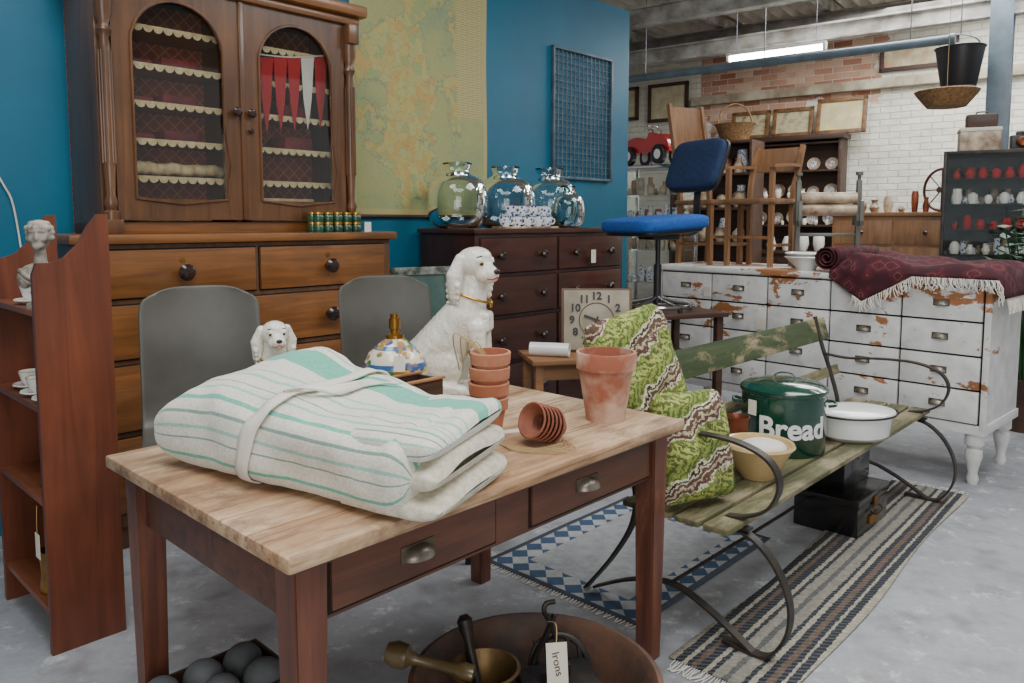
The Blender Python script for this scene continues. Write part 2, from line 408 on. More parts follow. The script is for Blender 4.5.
def roof():
    ang = -36.87
    def ib(name, y, z, h=.2, w=.12, L=12, m='steelpaint'):
        r = O(name, (3.35+.6*y, 8.0+.8*y, z), ang)
        r.add('flange_top', box(-L/2, L/2, -w/2, w/2, h-.02, h, .002), m)
        r.add('flange_bottom', box(-L/2, L/2, -w/2, w/2, 0, .02, .002), m)
        r.add('web', box(-L/2, L/2, -.008, .008, .02, h-.02, .001), m)
        return r
    M['steelpaint'] = mat('beam_paint_grey', S(192,190,184), S(132,126,116), rough=.6, scale=5)
    M['steeldark'] = mat('beam_dark', S(136,130,124), S(96,90,82), rough=.6, scale=5)
    ib('trim_beam', 0, 3.22, .17)
    ib('trim_beam', -.9, 3.42, .2)
    ib('trim_beam', 1.2, 3.6, .2, m='steeldark')
    r = O('trim_roof_joists', (2, 6, 3.82), ang)
    r.add('joists', [box(x-.04, x+.04, -6, 6, 0, .14, .002) for x in [-4.5, -3.2, -1.9, -.6, .7, 2.0, 3.3, 4.6]], 'steelpaint')
    r = O('trim_wall_beam', (3.6, 10.6, 3.02), ang)
    r.add('timber', box(-1.2, 5.8, -.12, -.002, 0, .12, .004), mat('beam_cream', S(200,190,166), S(140,124,102), scale=4, rough=.7))
    M['pipe'] = mat('pipe_blue_grey', S(104,120,130), S(84,98,108), rough=.4)
    r = O('ceiling_pipe', (3.775, 6.8, 2.93), ang)
    r.add('pipe', cyl(.04, -4.2, 0, 16, T(ry=90)), 'pipe')
    r.add('end_cap', cyl(.05, 0, .05, 16, T(ry=90)), 'pipe')
    r.add('hangers', [tube([(x, 0, 0), (x, 0, .54), (x, 0, 1.06)], .005, 6, 1) for x in (-.3, -1.6, -2.9, -4.0)], 'steel')
    n = N('tube_glow'); n.b.inputs['Emission Color'].default_value = (1, .98, .94, 1); n.b.inputs['Emission Strength'].default_value = 32
    for i, (lx, ly, lz, az) in enumerate(((2.66, 7.95, 3.04, ang), (5.2, 6.6, 3.15, ang), (3.6, 5.0, 3.3, ang))):  # first is the visible fixture; other two added out of view to brighten roof
        r = O('fluorescent_and_fill_light', (lx, ly, lz), az)
        r.add('housing', box(-.5, .5, -.05, .05, .045, .075, .01), 'white')
        r.add('tube', cyl(.024, -.47, .47, 12, T(z=.018, ry=90)), n.m)
        r.add('end_sockets', [box(-.5, -.47, -.03, .03, -.01, .05), box(.47, .5, -.03, .03, -.01, .05)], 'white')
        r.add('chains', [tube([(x, 0, .07), (x, 0, .4), (x, 0, 3.95-lz)], .003, 5, 1) for x in (-.4, .4)], 'steel')
    r = O('steel_column', (4.42, 7.1, 0), ang)
    r.add('flange_a', box(-.09, .09, -.1, -.085, 0, 3.9, .001), 'pipe'); r.add('flange_b', box(-.09, .09, .085, .1, 0, 3.9, .001), 'pipe')
    r.add('web', box(-.01, .01, -.085, .085, 0, 3.9, .001), 'pipe'); r.add('base_plate', box(-.15, .15, -.15, .15, 0, .02), 'pipe')
    r = O('hanging_bucket', (4.06, 7.12, 2.58), 0)
    r.add('pail', lathe([(0, 0), (.14, 0), (.145, .01), (.2, .34), (.212, .35), (.2, .36), (.19, .34), (.135, .02), (0, .02)], 28), 'blackpl')
    r.add('bail', tube([(-.2, 0, .34), (-.15, 0, .43), (0, 0, .47), (.15, 0, .43), (.2, 0, .34)], .006), 'steel')
    r.add('rope', tube([(0, 0, .47), (0, 0, .9), (0, 0, 1.41)], .006, 6, 1), 'steel')
    r = O('hanging_basket', (3.68, 6.62, 2.33), 0)
    r.add('bowl', lathe([(0, 0), (.15, .0), (.23, .10), (.25, .13), (.23, .14), (.20, .10), (.13, .02), (0, .02)], 28), 'wicker')
    r.add('cord', tube([(.0, 0, .01), (0, 0, .9), (0, 0, 1.65)], .003, 6, 1), 'string')
roof()

# ------------------------------------------------------------------ drawers helper
def drawer(x0, x1, z0, z1, y=0, lip=.014):
    return box(x0, x1, y-lip, y+.01, z0, z1, .005)
def gap(x0, x1, z0, z1, y=0): return box(x0-.006, x1+.006, y-.002, y+.02, z0-.006, z1+.006, 0)
def knob(x, z, y=-.014, r=.02):
    return lathe([(0, 0), (r*.55, 0), (r*.5, r*.5), (r, r), (r*1.05, r*1.4), (r*.7, r*1.8), (0, r*1.9)], 18, T(x, y, z, rx=90))
def cup2(x, z, y=-.014, w=.045, h=.03, d=.028):
    V = []; F = []
    nu, nv = 14, 6
    for i in range(nu+1):
        for j in range(nv+1):
            a = pi*i/nu; b = pi/2*j/nv
            V.append((x+w*cos(a), y-d*sin(a)*sin(b), z+h*sin(a)*cos(b)))
    for i in range(nu):
        for j in range(nv): F.append([i*(nv+1)+j, (i+1)*(nv+1)+j, (i+1)*(nv+1)+j+1, i*(nv+1)+j+1])
    return (V, F)
def plate(x, z, y=-.014, w=.05, h=.036): return box(x-w, x+w, y-.003, y+.002, z-.006, z+h, .002)

def arch_frame(x0, x1, z0, z1, ix0, ix1, iz0, zs, y0, y1):
    cx = (ix0+ix1)/2; r = (ix1-ix0)/2; inn = [(ix0, iz0), (ix0, zs)]; out = [(x0, z0), (x0, zs)]
    angs = [pi-pi*i/24 for i in range(1, 24)]
    angs += [math.atan2(z1-zs, x0-cx), math.atan2(z1-zs, x1-cx)]; angs.sort(reverse=True)
    for a in angs:
        inn.append((cx+r*cos(a), zs+r*sin(a)))
        c, s_ = cos(a), sin(a); ts = []
        if c < -1e-6: ts.append((x0-cx)/c)
        if c > 1e-6: ts.append((x1-cx)/c)
        if s_ > 1e-6: ts.append((z1-zs)/s_)
        t = min(ts); out.append((cx+t*c, zs+t*s_))
    inn += [(ix1, zs), (ix1, iz0)]; out += [(x1, zs), (x1, z0)]
    n = len(inn); V = []; F = []
    for y in (y0, y1):
        V += [(a, y, b) for a, b in inn]; V += [(a, y, b) for a, b in out]
    for k in range(n):
        j = (k+1) % n
        F += [[k, j, n+j, n+k], [2*n+k, 3*n+k, 3*n+j, 2*n+j], [k, 2*n+k, 2*n+j, j], [n+k, n+j, 3*n+j, 3*n+k]]
    return (V, F)

def scallop(x0, x1, z, y, h=.02, w=.042):
    V = []; F = []; n = int((x1-x0)/w); w = (x1-x0)/n; n *= 10
    for i in range(n+1):
        x = x0+(x1-x0)*i/n; ph = (x-x0)/w*pi
        V += [(x, y, z), (x, y, z-.010-h*sqrt(abs(sin(ph))))]
    for i in range(n): F.append([2*i, 2*i+1, 2*i+3, 2*i+2])
    return (V, F)

def dresser():
    root = W(.60); r = O('glazed_dresser', (*root, 0), RZ)
    r.add('carcass', box(-.76, .76, 0, .5, .1, 1.27), 'oakz')
    r.add('plinth', box(-.74, .74, .02, .48, 0, .1), 'oakz')
    r.add('base_top', box(-.79, .79, -.035, .5, 1.27, 1.31, .012), 'oakx')
    dr = []; gp = []; kn = []
    for z0, z1, cols in ((1.05, 1.245, 2), (.80, 1.02, 1), (.50, .77, 1), (.16, .47, 1)):
        xs = [(-.715, -.012), (.012, .715)] if cols == 2 else [(-.715, .715)]
        for a, b in xs: dr.append(drawer(a, b, z0, z1)); gp.append(gap(a, b, z0, z1))
        for x in (-.35, .37): kn.append(knob(x, (z0+z1)/2, r=.034))
    r.add('drawer_gaps', gp, 'black'); r.add('drawers', dr, 'oakx'); r.add('knobs', kn, 'knob')
    r.add('keyholes', [lathe([(0, 0), (.012, 0), (.012, .003), (0, .004)], 12, T(x, -.014, 1.2, rx=90)) for x in (-.35, .37)], 'brass')
    Y0, Y1, X = .12, .47, .615
    r.add('upper_sides', [box(-X, -X+.03, Y0, Y1, 1.31, 2.4), box(X-.03, X, Y0, Y1, 1.31, 2.4), box(-.012, .012, Y0+.03, Y1, 1.31, 2.4)], 'oakz')
    r.add('upper_rails', [box(-X, X, Y0, Y1, 1.31, 1.36), box(-X, X, Y0, Y1, 2.36, 2.4)], 'oakx')
    n = N('cabinet_lining'); n.rm(.8); o = n.coord((1, 1, 1), rot=(0, radians(45), 0)); ch = n.new('ShaderNodeTexBrick'); ch.offset = 0
    sp = n.new('ShaderNodeSeparateXYZ'); n.link(o, sp.inputs[0]); cb = n.new('ShaderNodeCombineXYZ'); n.link(sp.outputs[0], cb.inputs[0]); n.link(sp.outputs[2], cb.inputs[1]); n.link(cb.outputs[0], ch.inputs['Vector'])
    ch.inputs['Scale'].default_value = 1; ch.inputs['Brick Width'].default_value = .045; ch.inputs['Row Height'].default_value = .045; ch.inputs['Mortar Size'].default_value = .003
    ch.inputs['Color1'].default_value = S(156,74,54); ch.inputs['Color2'].default_value = S(142,64,50); ch.inputs['Mortar'].default_value = S(190,124,84); n.base(ch.outputs[0])
    r.add('back_panel', box(-X, X, Y1-.012, Y1, 1.31, 2.4, 0), n.m)
    for s_ in (-1, 1):
        a, b = (-.56, -.012) if s_ < 0 else (.012, .56)
        r.add('door_frame', arch_frame(a, b, 1.37, 2.36, a+.075, b-.075, 1.46, 2.10, Y0-.025, Y0), 'oakz')
        r.add('arch_moulding', tube([(a+.075, Y0-.027, 1.46), (a+.075, Y0-.027, 1.8), (a+.075, Y0-.027, 2.1)]+[((a+b)/2+((b-a)/2-.075)*cos(q), Y0-.027, 2.1+((b-a)/2-.075)*sin(q)) for q in [pi*(1-i/12) for i in range(1, 12)]]+[(b-.075, Y0-.027, 2.1), (b-.075, Y0-.027, 1.8), (b-.075, Y0-.027, 1.46), (a+.075, Y0-.027, 1.46)], .007, 6, 2), 'oakz')
        r.add('glass_pane', box(a+.05, b-.05, Y0-.014, Y0-.010, 1.44, 2.34, 0), 'glass')
    zsh = (1.56, 1.72, 1.88, 2.04, 2.2)
    r.add('shelves', [box(-.58, .58, Y0+.05, Y1-.02, z-.014, z, .002) for z in zsh], 'oakx')
    r.add('shelf_scallops', [scallop(a, b, z, Y0+.046) for z in zsh for a, b in ((-.575, -.02), (.02, .575))], 'cream')
    lac = []
    for k in range(26):
        x = -.52+k*.02; lac.append(sph((x, Y0+.14+.03*random.random(), 1.595+.01*random.random()), (.022, .03, .03), 10))
    r.blob('folded_lace', lac, 'cream', .01, 2)
    r.add('linen_stack', [box(.1, .45, Y0+.1, Y0+.3, 1.362+.03*k, 1.388+.03*k, .01) for k in range(4)]+[box(-.5, -.1, Y0+.1, Y0+.3, 1.362+.03*k, 1.388+.03*k, .01) for k in range(3)], 'cream')
    rc = mat('burgundy_cloth', S(132,44,44), S(96,34,38), rough=.9, scale=14)
    r.add('folded_textiles', [box(x, x+.16, Y0+.12, Y0+.3, z+.001, z+.03+.02*k, .012) for z in (1.72, 1.88, 2.04) for k, x in enumerate((-.5, -.3, .3))], rc)
    red = []; wh = []
    for k in range(5):
        x = .12+.075*k; z = 2.14+.012*k
        tri = ([(x, Y0+.028, z), (x+.075, Y0+.028, z+.008), (x+.06, Y0+.034, z-.2), (x+.035, Y0+.036, z-.36), (x+.012, Y0+.034, z-.2)], [[0, 1, 2, 4], [4, 2, 3]])
        (red if k != 3 else wh).append(tri)
    r.add('bunting_red', red, 'redcloth'); r.add('bunting_white', wh, 'whitecloth')
    r.add('bunting_cord', tube([(.09, Y0+.026, 2.15), (.3, Y0+.026, 2.165), (.52, Y0+.026, 2.21)], .004, 5), 'whitecloth')
    r.add('cornice', [box(-X-.03, X+.03, Y0-.05, Y1, 2.36, 2.40, .01), box(-X-.06, X+.06, Y0-.085, Y1, 2.40, 2.46, .02)], 'oakx')
    pr = [(0, 1.36), (.032, 1.36), (.032, 1.40), (.02, 1.41), (.028, 1.44), (.018, 1.47), (.024, 1.6), (.024, 2.05), (.018, 2.1), (.03, 2.13), (.02, 2.16), (.034, 2.2), (.034, 2.34), (0, 2.34)]
    for x in (-.588, .588):
        r.add('pilaster', lathe(pr, 16, T(x, Y0-.03, 0)), 'oakz')
        r.add('pilaster_flutes', [tube([(x+.024*cos(q), Y0-.03+.024*sin(q), 1.6), (x+.024*cos(q), Y0-.03+.024*sin(q), 2.05)], .004, 5, 1) for q in [pi+pi*i/5 for i in range(6)]], 'oakz')
        r.add('corbel_block', [box(x-.032, x+.032, Y0-.08, Y0, 2.26, 2.36, .01), box(x-.034, x+.034, Y0-.07, Y0, 1.31, 1.37, .006)], 'oakz')
    r.add('door_knobs', [knob(x, z, Y0-.025, .02) for x in (-.035, .035) for z in (1.86, )]+[knob(.035, 1.78, Y0-.025, .012)], 'knob')
    r.add('wood_beading', box(-.012, .012, Y0-.035, Y0-.02, 1.37, 2.36, .004), 'oakz')
    j = O('preserve_jars', (*L2W(root, RZ, .44, .02)[:2], 1.31), RZ)
    js = []; ls = []
    for k in range(5):
        for q in range(2):
            x, y = -.11+.055*k, q*.052-.02
            js.append(lathe([(0, 0), (.024, 0), (.026, .01), (.026, .03), (.02, .038), (0, .038)], 14, T(x, y, .0)))
            js.append(lathe([(0, 0), (.024, 0), (.026, .01), (.026, .03), (.02, .038), (0, .038)], 14, T(x, y, .05)))
            ls.append(cyl(.024, .038, .05, 14, T(x, y, 0))); ls.append(cyl(.024, .088, .098, 14, T(x, y, 0)))
    j.add('jars', js, 'greencloth'); j.add('lids', ls, 'gold')
    j.add('price_tag', box(.15, .19, -.04, -.038, 0, .05, 0), 'tag')
dresser()

def dark_chest():
    root = W(2.74); r = O('chest_of_drawers', (*root, 0), RZ)
    r.add('carcass', box(-.75, .75, 0, .5, .08, 1.29), 'chestz')
    r.add('top', box(-.77, .77, -.02, .51, 1.29, 1.32, .01), 'chest')
    r.add('feet', [lathe([(0, 0), (.03, 0), (.04, .03), (.03, .08), (0, .08)], 16, T(x, y, 0)) for x in (-.7, .7) for y in (.05, .45)], 'chestz')
    dr = []; gp = []; kn = []
    for z0, z1 in ((1.05, 1.26), (.79, 1.02), (.50, .76), (.15, .47)):
        for a, b in ((-.71, -.012), (.012, .71)):
            dr.append(drawer(a, b, z0, z1)); gp.append(gap(a, b, z0, z1))
            for q in (.22, .78): kn.append(knob(a+(b-a)*q, (z0+z1)/2, r=.026))
    r.add('drawer_gaps', gp, 'black'); r.add('drawers', dr, 'chest'); r.add('knobs', kn, 'knob')
    r.add('price_tag', box(.3, .35, -.06, -.058, 1.08, 1.17, 0), 'tag')
    def jar(name, x, y, R, h, m, neck=.55):
        q = O(name, (*L2W(root, RZ, x, y)[:2], 1.321), RZ)
        pr = [(0, .006), (R*.6, .003), (R*.86, h*.08), (R*.98, h*.24), (R, h*.42), (R*.95, h*.6), (R*.78, h*.76), (R*neck, h*.86), (R*neck, h*.95), (R*neck*1.12, h)]
        pr = [(v.x, v.z) for v in catmull([(a, 0, b) for a, b in pr], 3)]; pr[0] = (0, pr[0][1])
        q.add('body', lathe([(max(a, 0), b) for a, b in pr], 36), m)
        q.add('rim', tube([(R*neck*1.1*cos(a), R*neck*1.1*sin(a), h) for a in [2*pi*i/16 for i in range(16)]], .006, 6, 2, True), m)
        q.add('base_ring', tube([(R*.6*cos(a), R*.6*sin(a), .006) for a in [2*pi*i/16 for i in range(16)]], .005, 6, 2, True), m)
    jar('glass_jar', -.62, .29, .19, .40, 'jar', .42)
    jar('glass_jar', -.18, .30, .205, .40, 'jar', .42)
    jar('glass_jar', .26, .29, .205, .41, 'jar', .42)
    jar('glass_jar', .19, .06, .115, .28, 'jarblue', .35)
    n = N('blue_white_china'); n.rm(.2); v = n.new('ShaderNodeTexVoronoi'); v.inputs['Scale'].default_value = 45; n.link(n.coord(), v.inputs['Vector'])
    n.base(n.ramp(v.outputs[0], [(.3, S(40,70,140)), (.42, S(232,234,238))])); M['china'] = n.m
    q = O('teacup_set', (*L2W(root, RZ, -.25, .04)[:2], 1.32), RZ)
    cg = []; hn = []
    for i, (x, y, z) in enumerate([(-.2, 0, .012), (-.10, -.0, .012), (-.0, .0, .012), (.10, -.0, .012), (-.15, 0, .078), (-.05, 0, .078), (.05, 0, .078), (.19, -.0, 0.012), (.15, -.0, .078)]):
        cg.append(lathe([(0, .0), (.025, 0), (.038, .03), (.042, .062), (.038, .062), (.03, .02), (0, .012)], 18, T(x, y, z)))
        hn.append(tube([(x+.036, y-.01, z+.05), (x+.06, y-.02, z+.045), (x+.056, y-.018, z+.02), (x+.034, y-.01, z+.015)], .005, 6))
    q.add('cups', cg, M['china']); q.add('handles', hn, 'ceramic')
    q.add('tray', box(-.27, .26, -.05, .05, 0, .012, .005), 'pottery')
dark_chest()

def wall_items():
    x, y = W(2.07, .55); r = O('wall_map', (x, y, 0), RZ)
    n = N('map_print'); n.rm(.6); t = n.new('ShaderNodeTexCoord'); sp = n.new('ShaderNodeSeparateXYZ'); n.link(t.outputs['Object'], sp.inputs[0]); o = t.outputs['Object']
    c = n.ramp(n.noise(o, 3.2, 7, .6), [(.3, S(160,160,104)), (.5, S(152,158,106)), (.7, S(128,148,112))])
    dis = n.mix(.12, o, n.new('ShaderNodeTexNoise').outputs[1])
    vc = n.new('ShaderNodeTexVoronoi'); vc.inputs['Scale'].default_value = 19; n.link(dis, vc.inputs['Vector'])
    sc_ = n.new('ShaderNodeSeparateColor'); n.link(vc.outputs[1], sc_.inputs[0])
    land = n.ramp(sc_.outputs[0], [(0, S(186,164,92)), (.25, S(178,172,106)), (.45, S(146,160,104)), (.65, S(192,150,78)), (.85, S(172,168,112))], 'CONSTANT')
    coast = n.noise(n.coord(loc=(0, 0, .5)), 2.6, 9, .62, .3)
    px = n.math('ABSOLUTE', n.math('ADD', sp.outputs[0], .1)); pz = n.math('ABSOLUTE', n.math('SUBTRACT', sp.outputs[2], 2.15))
    el = n.math('ADD', n.math('MULTIPLY', px, 1.1), n.math('MULTIPLY', pz, .55))
    lv = n.math('SUBTRACT', coast, n.math('MULTIPLY', el, .34))
    lm = n.math('GREATER_THAN', lv, .35)
    c = n.mix(n.math('MULTIPLY', lm, .65), c, land)
    edge = n.math('LESS_THAN', n.math('ABSOLUTE', n.math('SUBTRACT', lv, .35)), .006)
    c = n.mix(n.math('MULTIPLY', edge, .6), c, S(86,120,118))
    c = n.mix(n.ramp(n.noise(o, 24, 6, .75), [(.57, (0,0,0,1)), (.62, (.5,.5,.5,1))]), c, S(196,148,70))
    vo = n.new('ShaderNodeTexVoronoi'); vo.feature = 'DISTANCE_TO_EDGE'; vo.inputs['Scale'].default_value = 19; n.link(dis, vo.inputs['Vector'])
    c = n.mix(n.math('MULTIPLY', n.ramp(vo.outputs[0], [(.0, (.45,.45,.45,1)), (.04, (0,0,0,1))]), lm), c, S(132,104,66))
    c = n.mix(n.ramp(n.noise(o, 80, 3, .8), [(.6, (0,0,0,1)), (.66, (.45,.45,.45,1))]), c, S(100,86,60))
    br = n.new('ShaderNodeTexBrick'); cb = n.new('ShaderNodeCombineXYZ'); n.link(sp.outputs[0], cb.inputs[0]); n.link(sp.outputs[2], cb.inputs[1]); n.link(cb.outputs[0], br.inputs['Vector'])
    for k, v in (('Scale', 1), ('Brick Width', .09), ('Row Height', .016), ('Mortar Size', .004)): br.inputs[k].default_value = v
    br.inputs['Color1'].default_value = S(152,144,96); br.inputs['Color2'].default_value = S(160,150,100); br.inputs['Mortar'].default_value = S(180,170,116)
    c = n.mix(n.math('MULTIPLY', n.math('GREATER_THAN', sp.outputs[0], .28), n.math('GREATER_THAN', sp.outputs[2], 2.05)), c, br.outputs[0])
    brd = n.math('MAXIMUM', n.math('GREATER_THAN', n.math('ABSOLUTE', sp.outputs[0]), .53), n.math('GREATER_THAN', 1.44, sp.outputs[2]))
    c = n.mix(brd, c, S(174,162,110))
    n.base(c)
    def f(u, v): return (-.56+1.12*u, -.006-.004*sin(u*5+v*9), 1.40+1.55*v)
    g = grid(f, 20, 20); r.add('sheet', (g[0], g[1]), n.m)
    r.add('bottom_rail', cyl(.011, -.565, .565, 12, T(0, -.016, 1.395, ry=90)), 'dwood')
    r.add('top_rail', cyl(.011, -.565, .565, 12, T(0, -.016, 2.95, ry=90)), 'dwood')
    x, y = W(3.69, .55); r = O('wire_grille', (x, y, 0), RZ)
    M['grille'] = mat('grille_metal', S(98,112,122), S(72,86,98), rough=.5, metal=.3)
    r.add('frame', [box(-.375, -.355, -.03, 0, 1.69, 2.68), box(.355, .375, -.03, 0, 1.69, 2.68), box(-.375, .375, -.03, 0, 1.69, 1.71), box(-.375, .375, -.03, 0, 2.66, 2.68)], 'grille')
    r.add('vertical_wires', [cyl(.005, 1.70, 2.67, 6, T(-.355+.0507*k, -.015, 0)) for k in range(1, 14)], 'grille')
    r.add('horizontal_wires', [cyl(.004, -.36, .36, 6, T(0, -.015, 1.70+.0485*k, ry=90)) for k in range(1, 20)], 'grille')
    x, y = W(-.22, .55); r = O('wall_cable', (x, y, 0), RZ)
    r.add('cable', tube([(-.16, -.01, 1.66), (-.1, -.012, 1.62), (-.04, -.012, 1.52), (-.0, -.012, 1.38), (0.03, -.012, .9), (.03, -.012, .02)], .004), 'whitecloth')
wall_items()

# ------------------------------------------------------------------ bookcase left
def bookcase():
    root = (-1.639, 2.489); rz = -43.4; r = O('open_bookcase', (*root, 0), rz)
    def panel(x):
        prof = [(0, 0), (0, 1.20), (.012, 1.235), (.05, 1.235), (.09, 1.25), (.13, 1.29), (.16, 1.345), (.19, 1.385), (.22, 1.385), (.22, 0)]
        n = len(prof); V = [(x-.011, a, b) for a, b in prof]+[(x+.011, a, b) for a, b in prof]
        F = [list(range(n))[::-1], list(range(n, 2*n))]+[[k, (k+1) % n, n+(k+1) % n, n+k] for k in range(n)]
        return (V, F)
    r.add('end_panels', [panel(-.26), panel(.26)], 'bookz')
    zs = (1.07, .77, .47, .12)
    r.add('shelves', [box(-.25, .25, .006, .215, z, z+.02, .003) for z in zs], 'bookx')
    r.add('back_boards', [box(-.25, .25, .205, .217, .1, .62, 0)], 'bookx')
    def at(x, y, z): return L2W(root, rz, x, y, z)
    b = O('plaster_bust', at(.155, .055, 1.09), 20)
    g = [sph((0, .0, .205), (.029, .034, .041), 20), sph((0, -.033, .201), (.0055, .009, .013)), sph((0, -.022, .178), (.015, .014, .013)), sph((0, -.025, .219), (.022, .011, .006)), sph((0, -.031, .184), (.009, .005, .003))]
    g += [sph((sx*.016, -.022, .197), (.009, .009, .009), 10) for sx in (-1, 1)]
    for ring, (zc, rr_, nn_) in enumerate(((.228, .029, 11), (.24, .02, 8), (.215, .031, 11), (.20, .03, 11))):
        for i in range(nn_):
            a = 2*pi*i/nn_
            y_ = .006+rr_*1.1*sin(a)
            if ring >= 2 and y_ < 0: continue
            g.append(sph((rr_*cos(a), y_, zc), .0095, 10))
    g += [sph((0, .004, .24), (.024, .028, .012))]
    g += caps((0, .004, .165), .015, (0, .004, .12), .019)+[sph((0, .004, .098), (.058, .03, .032)), sph((0, -.01, .085), (.038, .026, .032)), sph((-.04, -.005, .085), (.02, .022, .03)), sph((.04, -.005, .085), (.02, .022, .03)), cyl(.022, .04, .08, 18)]
    b.blob('bust', g, 'plaster', .0028, 1)
    b.add('drapery', [tube([(-.05, -.012, .11), (-.02, -.034, .088), (.02, -.036, .078), (.052, -.012, .09)], .007, 8), tube([(-.05, -.014, .09), (-.01, -.036, .068), (.03, -.032, .062)], .006, 8)], 'plaster')
    b.add('socle', lathe([(0, 0), (.04, 0), (.04, .012), (.026, .02), (.024, .036), (.03, .046), (0, .046)], 20), 'plaster')
    b.e.scale = (1.1, 1.1, 1.1)
    def cupsaucer(x, y, z):
        c = O('teacup', at(x, y, z), 0)
        c.add('saucer', lathe([(0, 0), (.035, 0), (.06, .014), (.058, .018), (.034, .006), (0, .006)], 24), 'ceramic')
        c.add('cup', lathe([(0, .006), (.02, .006), (.034, .03), (.042, .06), (.039, .06), (.03, .03), (0, .014)], 24), 'ceramic')
        c.add('handle', tube([(.038, 0, .05), (.058, 0, .048), (.055, 0, .024), (.034, 0, .022)], .004, 6), 'ceramic')
        c.add('rim_gilt', tube([(.0405*cos(a), .0405*sin(a), .06) for a in [2*pi*i/14 for i in range(14)]], .0015, 5, 2, True), 'gold')
    cupsaucer(.01, .07, 1.09); cupsaucer(.175, .065, .79); cupsaucer(.045, .065, .79); cupsaucer(-.10, .08, .79)
    c = O('silver_jug', at(.12, .165, .79), 0)
    c.add('body', lathe([(0, 0), (.03, 0), (.04, .03), (.042, .06), (.035, .10), (.03, .12), (.036, .135), (.03, .13), (0, .05)], 22), 'chrome')
    c.add('handle', tube([(.03, 0, .12), (.06, 0, .11), (.06, 0, .06), (.04, 0, .04)], .005), 'chrome')
    for i, (x, h) in enumerate(((.18, .09), (.08, .07))):
        c = O('brass_candlestick', at(x, .07, .49), 0)
        c.add('stick', lathe([(0, 0), (.032, 0), (.03, .012), (.012, .02), (.01, h*.5), (.016, h*.6), (.01, h*.75), (.02, h), (.012, h), (0, h*.8)], 20), 'brass')
    c = O('brass_tankard', at(.10, .07, .14), 60)
    c.add('body', lathe([(0, 0), (.05, 0), (.052, .01), (.045, .06), (.05, .14), (.046, .14), (.04, .02), (0, .01)], 24), 'brass')
    c.add('handle', tube([(.046, 0, .12), (.085, 0, .11), (.085, 0, .05), (.048, 0, .03)], .006), 'brass')
    c = O('hanging_price_tag', at(.20, -.002, .30), rz)
    c.add('card', box(-.02, .02, -.006, -.004, 0, .08, 0), 'tag'); c.add('thread', tube([(0, -.005, .08), (.003, -.005, .12), (0, -.002, .17)], .0012, 5), 'string')
bookcase()

# ------------------------------------------------------------------ shell chairs
def shell_chair(loc, rz):
    r = O('stacking_chair', (*loc, 0), rz)
    prof = catmull([(0, -.23, .60), (0, -.21, .635), (0, -.08, .635), (0, .08, .62), (0, .17, .645), (0, .215, .74), (0, .235, .90), (0, .265, 1.03), (0, .285, 1.13)], 5)
    n = len(prof)-1
    def f(u, v):
        p = prof[min(int(round(v*n)), n)]; k = 2*u-1
        w = .205
        q = max(0, (v-.86)/.14); w *= (1-.22*q**3)
        if v < .08: w *= .9+.1*v/.08
        back = min(1, max(0, (v-.45)/.2))
        drop = -.03*q*q*abs(k)**6
        return (k*w, p.y-.045*back*k*k, p.z+.018*(1-back)*k*k+drop)
    o = r.add('shell', grid(f, 14, n)[:2], 'grey')
    s = o.modifiers.new('s', 'SOLIDIFY'); s.thickness = .009
    b = o.modifiers.new('b', 'SUBSURF'); b.levels = 1; b.render_levels = 1
    legs = []
    for sx in (-1, 1):
        legs.append(tube([(sx*.20, -.22, .0), (sx*.175, -.17, .60), (sx*.15, -.12, .615), (sx*.15, .10, .605), (sx*.175, .16, .59), (sx*.205, .24, .0)], .011, 8, 4))
    legs.append(tube([(-.16, -.1, .61), (0, -.1, .60), (.16, -.1, .61)], .009, 8, 3)); legs.append(tube([(-.18, .17, .5), (0, .17, .5), (.18, .17, .5)], .008, 8, 3))
    r.add('legs', legs, 'blackiron')
    r.add('rubber_feet', [cyl(.014, 0, .03, 12, T(sx*.203, y, 0)) for sx in (-1, 1) for y in (-.22, .24)], 'blackpl')
shell_chair((-1.02, 2.53), 25)
shell_chair((-.45, 3.075), 25)

r = O('framed_mirror', (-.47, 4.28, 0), 30, rot=(radians(-6), 0, radians(30)))
M['slate'] = mat('dark_glass', S(56,84,76), S(80,104,96), rough=.12, coat=.5)
r.add('panel', box(-.16, .16, 0, .012, .03, 1.07, 0), 'slate')
r.add('frame', [box(-.20, -.155, -.012, .02, 0, 1.11), box(.155, .20, -.012, .02, 0, 1.11), box(-.2, .2, -.012, .02, 0, .05), box(-.2, .2, -.012, .02, 1.065, 1.11)], mat('frame_green', S(52,60,52), S(140,142,132), rough=.6, scale=30))

